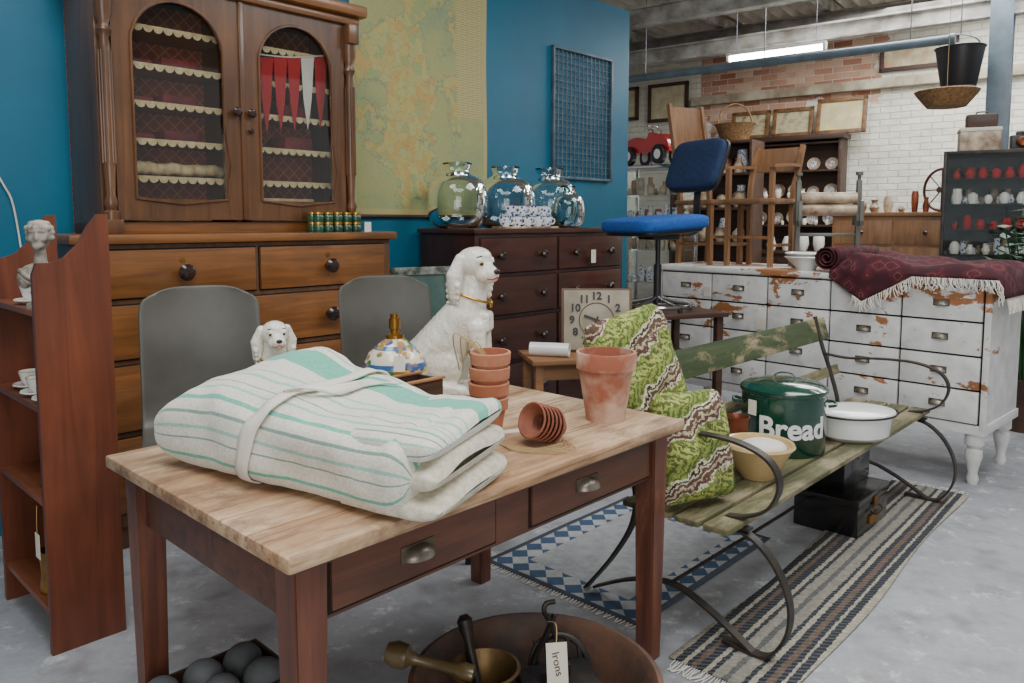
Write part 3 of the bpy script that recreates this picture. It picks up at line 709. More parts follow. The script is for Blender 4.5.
# ------------------------------------------------------------------ table
TR = (-.262, 2.12)
def table():
    r = O('kitchen_table', (*TR, 0), RZ)
    r.add('top', box(-.675, .675, -.45, .45, .728, .76, .008), 'tabletop')
    r.add('top_moulding', box(-.655, .655, -.43, .43, .716, .729, .004), 'tabledark')
    r.add('aprons', [box(-.60, .60, -.395, -.372, .585, .718), box(-.60, .60, .372, .395, .585, .718)], 'tabledark')
    r.add('end_aprons', [box(-.62, -.597, -.37, .37, .585, .718), box(.597, .62, -.37, .37, .585, .718)], 'tabledark')
    legs = []
    for sx in (-1, 1):
        for sy in (-1, 1):
            bm = bmesh.new(); bmesh.ops.create_cube(bm, size=1)
            for v in bm.verts:
                k = .037 if v.co.z > 0 else .028
                v.co = Vector((sx*.605+(k if v.co.x > 0 else -k), sy*.375+(k if v.co.y > 0 else -k), .716 if v.co.z > 0 else 0))
            bmesh.ops.bevel(bm, geom=bm.edges[:], offset=.004, segments=2, affect='EDGES'); legs.append(frombm(bm))
    r.add('legs', legs, 'tableleg')
    ds = ((-.555, -.10), (.03, .555))
    r.add('drawer_gaps', [gap(a, b, .60, .705, -.395) for a, b in ds], 'black')
    r.add('drawers', [drawer(a, b, .60, .705, -.395, .008) for a, b in ds], 'tabledark')
    hs = (-.34, .25)
    r.add('cup_handles', [cup2(x, .645, -.405, .042, .028, .03) for x in hs], 'pull'); r.add('handle_plates', [plate(x, .645, -.403, .046, .031) for x in hs], 'pullplate')
table()

def blanket():
    root = (-.45, 1.8, .76); r = O('folded_blanket', root, 0)
    P = [Vector(p)-Vector(root[:2]) for p in ((-.90, 1.87), (-.165, 1.43), (-.0, 1.80), (-.62, 2.08))]
    def hh(s, t): return .185+.090*max(0, 1-abs(s-.22)/.5)**1.3*t + .015*sin(s*5+1)+.03*t*s - .03*max(0, .25-s)*4*(1-t)
    def arcmap(ex, w, h):
        n = 720; L = [0]; pr = None
        for i in range(n+1):
            ph = -pi/2-2*pi*i/n; c, q = cos(ph), sin(ph)
            p = (w/2*(abs(c)**ex)*(1 if c > 0 else -1), h/2*(abs(q)**ex)*(1 if q > 0 else -1))
            if pr: L.append(L[-1]+math.hypot(p[0]-pr[0], p[1]-pr[1]))
            pr = p
        return lambda v: L[int(round(max(0, min(1, v))*n))]/L[-1]
    def mkf(s0, s1, t0, t1, za, zb, ends=(.1, .05), ex=.42, seed=0, nz=.006):
        def f(u, v, off=0):
            s = s0+(s1-s0)*u
            e = 1
            if u < ends[0] and ends[0] > 0: e = sqrt(max(0, 1-(1-u/ends[0])**2))
            if u > 1-ends[1] and ends[1] > 0: e = sqrt(max(0, 1-((u-1+ends[1])/ends[1])**2))
            ph = -pi/2-2*pi*v
            c, q = cos(ph), sin(ph)
            cc = (abs(c)**ex)*(1 if c > 0 else -1); qq = (abs(q)**ex)*(1 if q > 0 else -1)
            wt = (t1-t0)/2*(.85+.15*e)
            t = (t0+t1)/2+cc*wt
            b = P[0]*(1-s)*(1-t)+P[1]*s*(1-t)+P[2]*s*t+P[3]*(1-s)*t
            tt = min(1, max(0, t)); H = hh(s, tt); lo = H*za; hi = H*zb
            z = (lo+hi)/2+(hi-lo)/2*qq*(.04+.96*e)
            nn = noise.noise(Vector((b.x*7+seed, b.y*7, z*9)))*nz*1.8+noise.noise(Vector((b.x*22+seed, b.y*22, z*14)))*nz*.6
            x = b.x; y = b.y
            cen = P[0]*(1-s)*.5+P[1]*s*.5+P[2]*s*.5+P[3]*(1-s)*.5
            d = (b-cen); d = d.normalized() if d.length > 1e-6 else Vector((0, 0))
            x += d.x*(nn+off)*abs(cc); y += d.y*(nn+off)*abs(cc); z += (nn+off)*max(0, qq)
            return (x, y, max(z, .002+.0005*seed))
        return f
    F = mkf(0, .94, 0, 1, 0, 1, (.13, .07), .42, 0, .009)
    am = arcmap(.42, .42, .2)
    r.add('outer_fold', grid(lambda u, v: F(u, v), 70, 144, False, True, am), 'blanket', 180)
    M['wool'] = mat('wool_cream', S(222,216,198), S(198,190,168), rough=.95, scale=60, bump=.3)
    zz = [.0, .32, .64, .97]
    am2 = arcmap(.6, .4, .07)
    for k in range(3):
        f2 = mkf(.72, 1.01-.008*k, .03+.02*k, .97-.02*k, zz[k]+.004, zz[k+1]+.006, (.02, .18), .5, k+3, .008)
        r.add('inner_fold', grid(lambda u, v: f2(u, v), 46, 72, False, True, am2), 'blanket' if k == 2 else 'wool', 180)
    def band(u, v):
        vv = .10+.72*v
        c = .50-.10*abs(vv-.5)*2 if vv < .5 else .50+.02*(vv-.5)
        return F(c+(u-.5)*.05, vv, .007)
    o = r.add('tie_band', grid(band, 3, 60)[:2], 'whitecloth', 180)
    s = o.modifiers.new('s', 'SOLIDIFY'); s.thickness = .004; s.offset = 1
    def tail(u, v):
        return Vector(F(.5+.16*v+(u-.5)*.03, .47+.06*v+(u-.5)*.02, .012+.008*sin(v*6)))
    o = r.add('tie_tail', grid(tail, 3, 20)[:2], 'whitecloth', 180)
    s = o.modifiers.new('s', 'SOLIDIFY'); s.thickness = .004; s.offset = 1
blanket()

def tabletop_items():
    r = O('wooden_box', (-.395, 2.255, .76), RZ)
    r.add('sides', [box(-.2, .2, -.06, -.048, 0, .115), box(-.2, .2, .048, .06, 0, .115), box(-.2, -.188, -.048, .048, 0, .115), box(.188, .2, -.048, .048, 0, .115)], 'dwood')
    r.add('bottom', box(-.188, .188, -.048, .048, 0, .01), 'dwood')
    r.add('rim', [box(-.205, .205, -.065, -.045, .115, .122), box(-.205, .205, .045, .065, .115, .122)], 'rimwood')
    def pot(name, loc, R, h, m):
        q = O(name, loc, 0)
        q.add('pot', lathe([(0, 0), (R*.64, 0), (R*.66, .006), (R*.92, h*.74), (R*.92, h*.75), (R, h*.76), (R*1.02, h*.98), (R, h), (R*.92, h), (R*.88, h*.76), (R*.58, .02), (0, .015)], 36), m)
        return q
    pot('terracotta_pot', (.285, 2.30, .76), .09, .21, 'terra2')
    q = O('stacked_flower_pots', (-.066, 2.09, .76), 0)
    st = []
    for k in range(4):
        R = .055; h = .12
        st.append(lathe([(0, 0), (R*.62, 0), (R*.88, h*.72), (R*1.0, h*.73), (R*1.04, h*.98), (R*1.0, h), (R*.9, h), (R*.86, h*.74), (R*.56, .02), (0, .015)], 28, T(.002*k, .002*(k % 2), .042*k, rx=1.5*(k % 2))))
    q.add('pots', st, 'terra')
    q.add('raffia', [tube([(0, 0, .22), (-.03-.02*k, -.01*k, .27+.01*k), (-.05-.01*k, .02, .25-.02*k)], .002, 5) for k in range(4)], 'string')
    q = O('nested_small_pots', (.085, 2.06, .812), 0, rot=(radians(70), 0, radians(-48)))
    st = []
    for k in range(6):
        R = .05
        st.append(lathe([(R*.5, -.02), (R*.72, 0), (R*.95, .010), (R*1.02, .016), (R*.94, .018), (R*.7, .006), (R*.45, -.012)], 24, T(.002*k, 0, -.05+.018*k)))
    st.append(lathe([(0, -.075), (R*.4, -.075), (R*.6, -.05), (0, -.05)], 24))
    q.add('pots', st, 'terradark')
    q = O('raffia_twine', (.06, 2.0, .7625), 0)
    q.add('twine', [tube([(-.11+.01*k, .05-.014*k, 0), (-.06, .0-.008*k, .004), (.0, -.02-.008*k, .002), (.05+.014*k, .0-.01*k, .004), (.08, .04+.01*k, .0)], .0014, 5) for k in range(5)], 'string')
    q = O('luggage_label', (-.0, 2.16, .7605), 20); q.add('card', box(-.03, .03, -.016, .016, 0, .002, 0), 'tag')
    n = N('lamp_majolica'); n.rm(.2); n.b.inputs['Coat Weight'].default_value = .5
    vo = n.new('ShaderNodeTexVoronoi'); vo.inputs['Scale'].default_value = 30; n.link(n.coord(), vo.inputs['Vector'])
    t = n.coord(); sp = n.new('ShaderNodeSeparateXYZ'); n.link(t, sp.inputs[0])
    band = n.ramp(n.math('MULTIPLY', sp.outputs[2], 4), [(0, S(40,80,140)), (.1, S(216,180,90)), (.2, S(224,216,196)), (.45, S(206,170,74)), (.52, S(44,96,150)), (.58, S(224,214,190)), (.75, S(66,110,150)), (.8, S(220,206,170))], 'CONSTANT')
    n.base(n.mix(n.ramp(vo.outputs[0], [(.40, (1,1,1,1)), (.5, (0,0,0,1))]), band, n.ramp(n.noise(t, 12, 2), [(.4, S(50,90,150)), (.5, S(190,140,60)), (.6, S(60,120,90))])))
    q = O('ceramic_lamp_base', (-.385, 2.50, .76), 0)
    q.add('body', lathe([(0, 0), (.06, 0), (.065, .015), (.055, .03), (.08, .06), (.105, .10), (.108, .13), (.085, .175), (.05, .205), (.03, .22), (0, .22)], 40), n.m)
    q.add('brass_neck', lathe([(0, .22), (.03, .22), (.03, .232), (.014, .238), (.014, .25), (.019, .252), (.019, .285), (.014, .287), (.014, .30), (0, .30)], 24), 'brass')
    q.add('tag', xf(box(-.018, .018, -.001, .001, 0, .05, 0), T(.03, -.112, .13, rx=-14)), 'tag'); q.add('tag_string', tube([(0, -.015, .236), (.02, -.06, .21), (.03, -.108, .178)], .0012, 5), 'string')
tabletop_items()

# ------------------------------------------------------------------ staffordshire dogs
def dog(name, loc, rz, s, turn):
    r = O(name, loc, rz); r.e.scale = (s, s, s)
    b = []
    b += [sph((-.075, 0, .10), (.105, .095, .10), 22)]
    b += [sph((-.04, .055, .085), (.085, .045, .08), 18), sph((-.04, -.055, .085), (.085, .045, .08), 18)]
    b += caps((-.06, 0, .13), .092, (.035, 0, .25), .078, 8)
    b += caps((.035, 0, .25), .075, (.06, 0, .33), .055, 6)
    b += [sph((.065, 0, .23), (.055, .06, .085), 18)]
    b += caps((.06, 0, .33), .052, (.07, 0, .385), .05, 4)
    for sy in (-1, 1):
        b += caps((.085, sy*.038, .22), .034, (.105, sy*.036, .04), .022, 9)
        b += caps((.10, sy*.036, .028), .024, (.135, sy*.036, .022), .021, 4)
        b += caps((-.02, sy*.085, .025), .026, (.05, sy*.085, .02), .022, 5)
        for k in range(5): b += caps((.02-.025*k, sy*(.062+.004*k), .25-.03*k), .017, (.0-.03*k, sy*(.076+.002*k), .205-.03*k), .009, 4)
    for k in range(4): b += caps((.115, -.03+.02*k, .26), .014, (.125, -.03+.02*k, .215), .007, 4)
    b += caps((-.15, .02, .05), .035, (-.12, -.09, .03), .026, 6)
    b += [sph((-.02, 0, .012), (.155, .115, .014), 20)]
    r.blob('body', b, 'dog', .0058, 3)
    h = O('head', (0, 0, 0)); h.e.parent = r.e
    h.e.location = (.07, 0, .41); h.e.rotation_euler = (0, radians(4), radians(turn))
    g = [sph((0, 0, .02), (.066, .06, .055), 20), sph((.012, 0, .045), (.049, .047, .032), 18)]
    g += caps((.042, 0, .002), .036, (.074, 0, -.008), .029, 6)
    g += [sph((.056, .02, -.012), (.03, .019, .022)), sph((.056, -.02, -.012), (.03, .019, .022)), sph((.052, 0, -.028), (.028, .018, .014))]
    g += [sph((.046, .026, .034), (.014, .016, .012)), sph((.046, -.026, .034), (.014, .016, .012))]
    h.blob('skull', g, 'dog', .0045, 3)
    for sy in (-1, 1):
        e = caps((-.012, sy*.054, .035), .02, (-.018, sy*.07, -.02), .029, 6)+caps((-.018, sy*.07, -.02), .029, (-.014, sy*.07, -.085), .022, 6)
        e += [z_ for k in range(4) for z_ in caps((-.036+.014*k, sy*.08, -.05), .011, (-.038+.015*k, sy*.078, -.108), .006, 4)]
        h.blob('ear', e, 'dog', .0042, 2)
        h.add('eye', sph((.053, sy*.026, .026), (.009, .009, .009), 14), 'gold')
        h.add('pupil', sph((.059, sy*.028, .026), (.0058, .0058, .0058), 12), 'blackpl')
        h.add('eyebrow', tube([(.048, sy*.014, .046), (.052, sy*.026, .050), (.044, sy*.038, .045)], .002, 5), 'blackpl')
        h.add('whisker_dots', [sph((.082-.006*k, sy*(.026+.002*k), -.006-.004*k), .0018, 6) for k in range(4)], 'blackpl')
    h.add('nose', sph((.100, 0, .004), (.009, .013, .009), 14), 'blackpl')
    h.add('mouth', tube([(.076, -.028, -.018), (.094, -.015, -.022), (.103, 0, -.014), (.094, .015, -.022), (.076, .028, -.018)], .002, 5), 'redcloth')
    c = [(.064+.063*cos(a), .06*sin(a), .325-.022*cos(a)) for a in [2*pi*i/16 for i in range(16)]]
    r.add('gilt_collar', tube(c, .0045, 8, 2, True), 'gold')
    r.add('padlock', sph((.128, -.0, .297), (.006, .01, .012), 12), 'gold')
dog('china_spaniel', (-.205, 2.69, .760), -12, 1.06, -28)
dog('china_spaniel', (-.70, 2.215, .760), -62, .66, 0)

# ------------------------------------------------------------------ bench
S0 = (.66, 2.26)
def BW(x, y, z): return L2W(S0, RZ, x, y, z)
def bench():
    r = O('garden_bench', (*S0, 0), RZ)
    r.add('seat_slats', [box(-.02, 2.07, y, y+.085, .412, .432, .005) for y in (-.005, .095, .195, .295)], 'bench')
    bk = xf(box(-.02, 2.07, -.012, .012, 0, .12, .005), T(0, .515, .73, rx=-16))
    bk2 = xf(box(-.02, 2.07, -.01, .01, 0, .05, .005), T(0, .452, .55, rx=-16))
    r.add('back_board', bk, 'benchback'); r.add('lower_back_slat', bk2, 'bench')
    for x in (.10, 1.95):
        X = (1, 0, 0)
        s_ = [strap([(x, -.02, .405), (x, .2, .405), (x, .40, .405)], .035, .008, X)]
        s_.append(strap([(x, .62, .006), (x, .60, .03), (x, .50, .16), (x, .42, .30), (x, .405, .42), (x, .45, .58), (x, .50, .72), (x, .54, .86)], .035, .008, X))
        s_.append(strap([(x, .08, .40), (x, -.02, .385), (x, -.10, .32), (x, -.15, .22), (x, -.15, .12), (x, -.10, .03), (x, -.04, .012), (x, .06, .02)], .035, .008, X))
        s_.append(strap([(x, -.04, .014), (x, .12, .10), (x, .26, .14), (x, .42, .10), (x, .58, .02)], .03, .008, X))
        s_.append(strap([(x, .485, .67), (x, .36, .66), (x, .20, .675), (x, .04, .675), (x, -.07, .64), (x, -.11, .57), (x, -.08, .49), (x, -.01, .445), (x, .06, .43)], .035, .008, X))
        r.add('iron_end', s_, 'iron')
    r.add('stretcher', tube([(.10, .26, .14), (1.0, .26, .13), (1.95, .26, .14)], .007, 6, 3), 'iron')
bench()

def cushionmat():
    n = N('tapestry_cushion'); n.rm(.95); o = n.coord(rot=(0, radians(24), 0)); sp = n.new('ShaderNodeSeparateXYZ'); n.link(o, sp.inputs[0])
    zz = n.math('ADD', n.math('MULTIPLY', sp.outputs[2], 6.4), n.math('MULTIPLY', n.noise(n.coord(), 12, 5, .65), .8))
    fr = n.math('FRACT', n.math('ADD', zz, 5.1))
    band = n.ramp(fr, [(0, S(92,70,56)), (.08, S(206,200,170)), (.13, S(58,44,38)), (.18, S(208,202,172)), (.24, S(132,146,66)), (.50, S(168,178,92)), (.76, S(120,138,60)), (.82, S(210,204,176)), (.87, S(94,62,56)), (.94, S(188,174,144))], 'CONSTANT')
    ch = n.math('ABSOLUTE', n.math('SUBTRACT', fr, .51))
    vo = n.new('ShaderNodeTexVoronoi'); vo.inputs['Scale'].default_value = 9; vo.inputs['Randomness'].default_value = .5; n.link(n.mix(.06, o, n.new('ShaderNodeTexNoise').outputs[1]), vo.inputs['Vector'])
    rings = n.math('SINE', n.math('MULTIPLY', vo.outputs[0], 75))
    ph = n.math('SINE', n.math('MULTIPLY', n.math('ADD', sp.outputs[0], n.math('MULTIPLY', ch, .22)), 190))
    wav = n.math('ADD', n.math('ADD', n.math('MULTIPLY', ph, .8), n.math('MULTIPLY', rings, .5)), n.math('MULTIPLY', n.math('SUBTRACT', n.noise(n.coord(), 45, 4, .7), .5), 4.5))
    g = n.math('GREATER_THAN', wav, .15)
    inb = n.math('LESS_THAN', ch, .26)
    c = n.mix(n.math('MULTIPLY', n.math('MULTIPLY', g, inb), .85), band, S(66,82,40))
    bl = n.math('GREATER_THAN', n.noise(n.coord(), 38, 4, .7), .56)
    c = n.mix(n.math('MULTIPLY', n.math('MULTIPLY', bl, n.math('GREATER_THAN', ch, .2)), .65), c, S(92,60,48))
    c = n.mix(1, c, n.ramp(n.noise(n.coord(), 70, 3), [(.3, (.7,.7,.7,1)), (.7, (1.1,1.1,1.1,1))]), 'MULTIPLY')
    n.base(c); n.bump(n.noise(n.coord(), 180, 3), .6, .005); return n.m
M['cush'] = cushionmat()
def pillow(name, loc, rot, w, h, t):
    r = O(name, loc, rot=rot)
    def f(sg):
        def g(u, v):
            a, b = 2*u-1, 2*v-1
            k = max(0, (1-a**4)*(1-b**4))**.45
            pin = 1-.07*(1-abs(a)**2)*(abs(b)**4); pin2 = 1-.07*(1-abs(b)**2)*(abs(a)**4)
            cr = 1-.10*(abs(a)*abs(b))**4
            wr = .024*noise.noise(Vector((a*2.5+loc[0]*9, b*2.5, sg)))
            return (a*w/2*pin2*cr, sg*(t/2*k+wr*k), b*h/2*pin*cr)
        return g
    a = grid(f(-1), 24, 24); b = grid(f(1), 24, 24)
    r.add('cover', [(a[0], a[1]), (b[0], b[1])], 'cush', 180)
def benchitems():
    x, y, z = BW(.115, .20, .625); pillow('tapestry_cushion', (x, y, z), (radians(-14), radians(2), radians(28)), .30, .38, .13)
    x, y, z = BW(.085, .395, .85); pillow('tapestry_cushion', (x, y, z), (radians(-14), radians(-12), radians(32)), .35, .44, .13)
    x, y, z = BW(.93, .25, .432); q = O('bread_bin', (x, y, z), -14)
    R = .166
    q.add('body', lathe([(0, 0), (R-.006, 0), (R, .008), (R, .235), (R+.004, .24), (R+.004, .248), (R-.004, .248), (R-.004, .01), (0, .01)], 56), 'green_enamel')
    q.add('lid', lathe([(R+.006, .243), (R+.008, .25), (R+.006, .258), (R*.9, .272), (R*.5, .285), (0, .29)], 56), 'green_enamel')
    q.add('lid_knob', [strap([(-.045, 0, .286), (-.03, 0, .308), (0, 0, .314), (.03, 0, .308), (.045, 0, .286)], .018, .004, (0, 1, 0))], 'green_enamel')
    q.add('side_handles', [tube([(sx*(R), -.04, .19), (sx*(R+.03), -.035, .195), (sx*(R+.03), .035, .195), (sx*R, .04, .19)], .006, 8) for sx in (-1, 1)], 'green_enamel')
    g = text('Bread', .118, .0012, .003, cut=.008)
    V = []
    for a, b, c in g[0]:
        th = a/R+.16; rr = R+.0022+c; V.append((rr*sin(th), -rr*cos(th), b+.115))
    q.add('lettering', (V, g[1]), 'white', smooth=False)
    q.add('tag', xf(box(-.02, .02, -.001, .001, 0, .06, 0), T(-.13, -.125, .16, rz=-45)), 'tag')
    x, y, z = BW(1.285, .09, .432); q = O('enamel_roaster', (x, y, z), 10); q.e.scale = (.97, .97, 1.35)
    def ov(prof, a=1.15, b=.9):
        g = lathe(prof, 44); return ([(p[0]*a, p[1]*b, p[2]) for p in g[0]], g[1])
    q.add('pan', ov([(0, 0), (.11, 0), (.135, .015), (.145, .075), (.16, .08), (.15, .084), (.14, .08), (.13, .02), (0, .008)]), 'white')
    q.add('lid', ov([(.158, .084), (.155, .09), (.12, .097), (.06, .10), (0, .10)]), 'white')
    q.add('dark_rim', tube([(.16*1.15*cos(a), .16*.9*sin(a), .083) for a in [2*pi*i/20 for i in range(20)]], .0035, 6, 2, True), 'blackpl')
    q.add('handles', [tube([(sx*.17, -.03, .075), (sx*.20, -.025, .078), (sx*.20, .025, .078), (sx*.17, .03, .075)], .006, 8) for sx in (-1, 1)], 'blackpl')
    x, y, z = BW(.52, .16, .432); q = O('mixing_bowl', (x, y, z), 0)
    q.add('bowl', lathe([(0, 0), (.06, 0), (.065, .01), (.09, .05), (.115, .1), (.125, .112), (.13, .118), (.125, .128), (.115, .125), (.085, .06), (.05, .02), (0, .015)], 48), 'bowl')
    q.add('linen_inside', sph((0.02, 0.01, .105), (.085, .08, .03), 20), 'whitecloth')
    x, y, z = BW(.69, .33, .432); q = O('copper_measure', (x, y, z), 0); q.e.scale = (1.05, 1.05, 1.7)
    q.add('cup', lathe([(0, 0), (.04, 0), (.044, .04), (.04, .085), (.046, .095), (.042, .095), (.036, .08), (.036, .01), (0, .01)], 28), 'copper')
    q.add('handle', tube([(-.04, 0, .08), (-.075, 0, .07), (-.07, 0, .03), (-.042, 0, .02)], .006), 'copper')
    x, y, z = BW(1.42, .18, 0)
    M['tin'] = mat('japanned_tin', S(22,22,24), S(40,36,34), rough=.25, metal=.3, scale=8, coat=.4)
    q = O('metal_deed_box', (x, y, .0), RZ)
    q.add('body', box(-.19, .19, -.14, .14, 0, .15, .006), 'tin'); q.add('lid', box(-.196, .196, -.146, .146, .13, .17, .008), 'tin')
    q.add('label', box(-.06, .06, -.149, -.14, .035, .07, .001), 'brass'); q.add('latch', box(-.02, .02, -.155, -.146, .11, .15, .003), 'brass')
    q.add('handle', tube([(-.05, -.146, .1), (-.045, -.165, .085), (.045, -.165, .085), (.05, -.146, .1)], .005), 'blackiron')
    q = O('metal_cash_box', (*BW(1.47, .22, 0)[:2], .17), RZ)
    q.add('body', box(-.16, .16, -.09, .09, 0, .15, .006), 'tin'); q.add('lid', box(-.165, .165, -.095, .095, .14, .21, .008), 'tin')
    q.add('latch', box(-.02, .02, -.102, -.09, .12, .16, .003), 'steel')
benchitems()

# ------------------------------------------------------------------ rugs
def rugs():
    n = N('striped_runner'); n.rm(.95); t = n.coord(); sp = n.new('ShaderNodeSeparateXYZ'); n.link(t, sp.inputs[0])
    wob = n.math('MULTIPLY', n.math('SUBTRACT', n.noise(n.coord((14, 14, 1)), 4, 2), .5), .05)
    y = n.math('ADD', n.math('ADD', n.math('MULTIPLY', sp.outputs[1], 2.8), .5), wob)
    C = S(168,162,144); B = S(36,42,54); G = S(90,91,92); R_ = S(100,82,70)
    c = n.ramp(y, [(0, C), (.04, B), (.11, C), (.14, B), (.18, R_), (.24, B), (.29, C), (.34, B), (.38, S(140,136,124)), (.48, G), (.53, S(144,140,128)), (.62, B), (.66, C), (.70, B), (.77, R_), (.82, B), (.86, C), (.90, B), (.97, C)], 'CONSTANT')
    wv = n.math('SINE', n.math('ADD', n.math('MULTIPLY', sp.outputs[0], 260), n.math('MULTIPLY', sp.outputs[1], 160)))
    c = n.mix(n.math('MULTIPLY', n.math('GREATER_THAN', wv, .35), .3), c, S(128,124,114))
    c = n.mix(1, c, n.ramp(n.noise(t, 60, 3), [(.3, (.7,.7,.7,1)), (.7, (1.1,1.1,1.1,1))]), 'MULTIPLY')
    n.base(c); n.bump(n.noise(t, 150, 3), .4, .003)
    L = 1.12
    x, y, z = BW(1.03, -.015, 0); r = O('runner_rug', (x, y, .001), RZ+1.5)
    def f(u, v):
        X = -L+2*L*u; Y = -.178+.356*v
        return (X, Y+.012*sin(X*4), .004+.003*(1+noise.noise(Vector((X*3, Y*6, 0)))))
    o = r.add('pile', grid(f, 70, 12)[:2], n.m); s = o.modifiers.new('s', 'SOLIDIFY'); s.thickness = .003; s.offset = -1
    r.add('fringe', [tube([(sx*L, -.17+.0084*k, .004), (sx*(L+.03+.01*random.random()), -.17+.0084*k+random.uniform(-.01, .01), .004), (sx*(L+.06), -.17+.0084*k+random.uniform(-.02, .02), .003)], .0018, 4, 2) for k in range(41) for sx in (-1, 1)], 'whitecloth')
    n = N('blue_kilim'); n.rm(.95); t = n.coord(); sp = n.new('ShaderNodeSeparateXYZ'); n.link(t, sp.inputs[0])
    ax = n.math('ABSOLUTE', sp.outputs[0]); ay = n.math('ABSOLUTE', sp.outputs[1])
    ck = n.new('ShaderNodeTexChecker'); ck.inputs['Scale'].default_value = 16; n.link(n.coord(rot=(0, 0, radians(45))), ck.inputs['Vector'])
    ck.inputs['Color1'].default_value = S(66,90,120); ck.inputs['Color2'].default_value = S(178,180,180)
    bd = n.math('MAXIMUM', n.math('GREATER_THAN', ax, .37), n.math('GREATER_THAN', ay, .24))
    c = n.mix(bd, S(166,168,170), ck.outputs[0])
    ed = n.math('MAXIMUM', n.math('GREATER_THAN', ax, .475), n.math('GREATER_THAN', ay, .345))
    c = n.mix(ed, c, S(76,84,98))
    c = n.mix(1, c, n.ramp(n.noise(t, 14, 7, .75), [(.3, (.65,.65,.65,1)), (.7, (1.1,1.1,1.1,1))]), 'MULTIPLY')
    n.base(c); n.bump(n.noise(t, 140, 3), .4, .003)
    r = O('woven_kilim', (.50, 3.09, .001), RZ)
    g = grid(lambda u, v: (-.5+u, -.37+.74*v, .003+.002*(1+noise.noise(Vector((u*3, v*4, 1))))), 24, 20)
    o = r.add('weave', g[:2], n.m); s = o.modifiers.new('s', 'SOLIDIFY'); s.thickness = .002; s.offset = -1
    r.add('fringe', [tube([(-.5, -.36+.015*k, .004), (-.53, -.36+.015*k+random.uniform(-.01, .01), .003)], .002, 4, 1) for k in range(49)], 'whitecloth')
rugs()

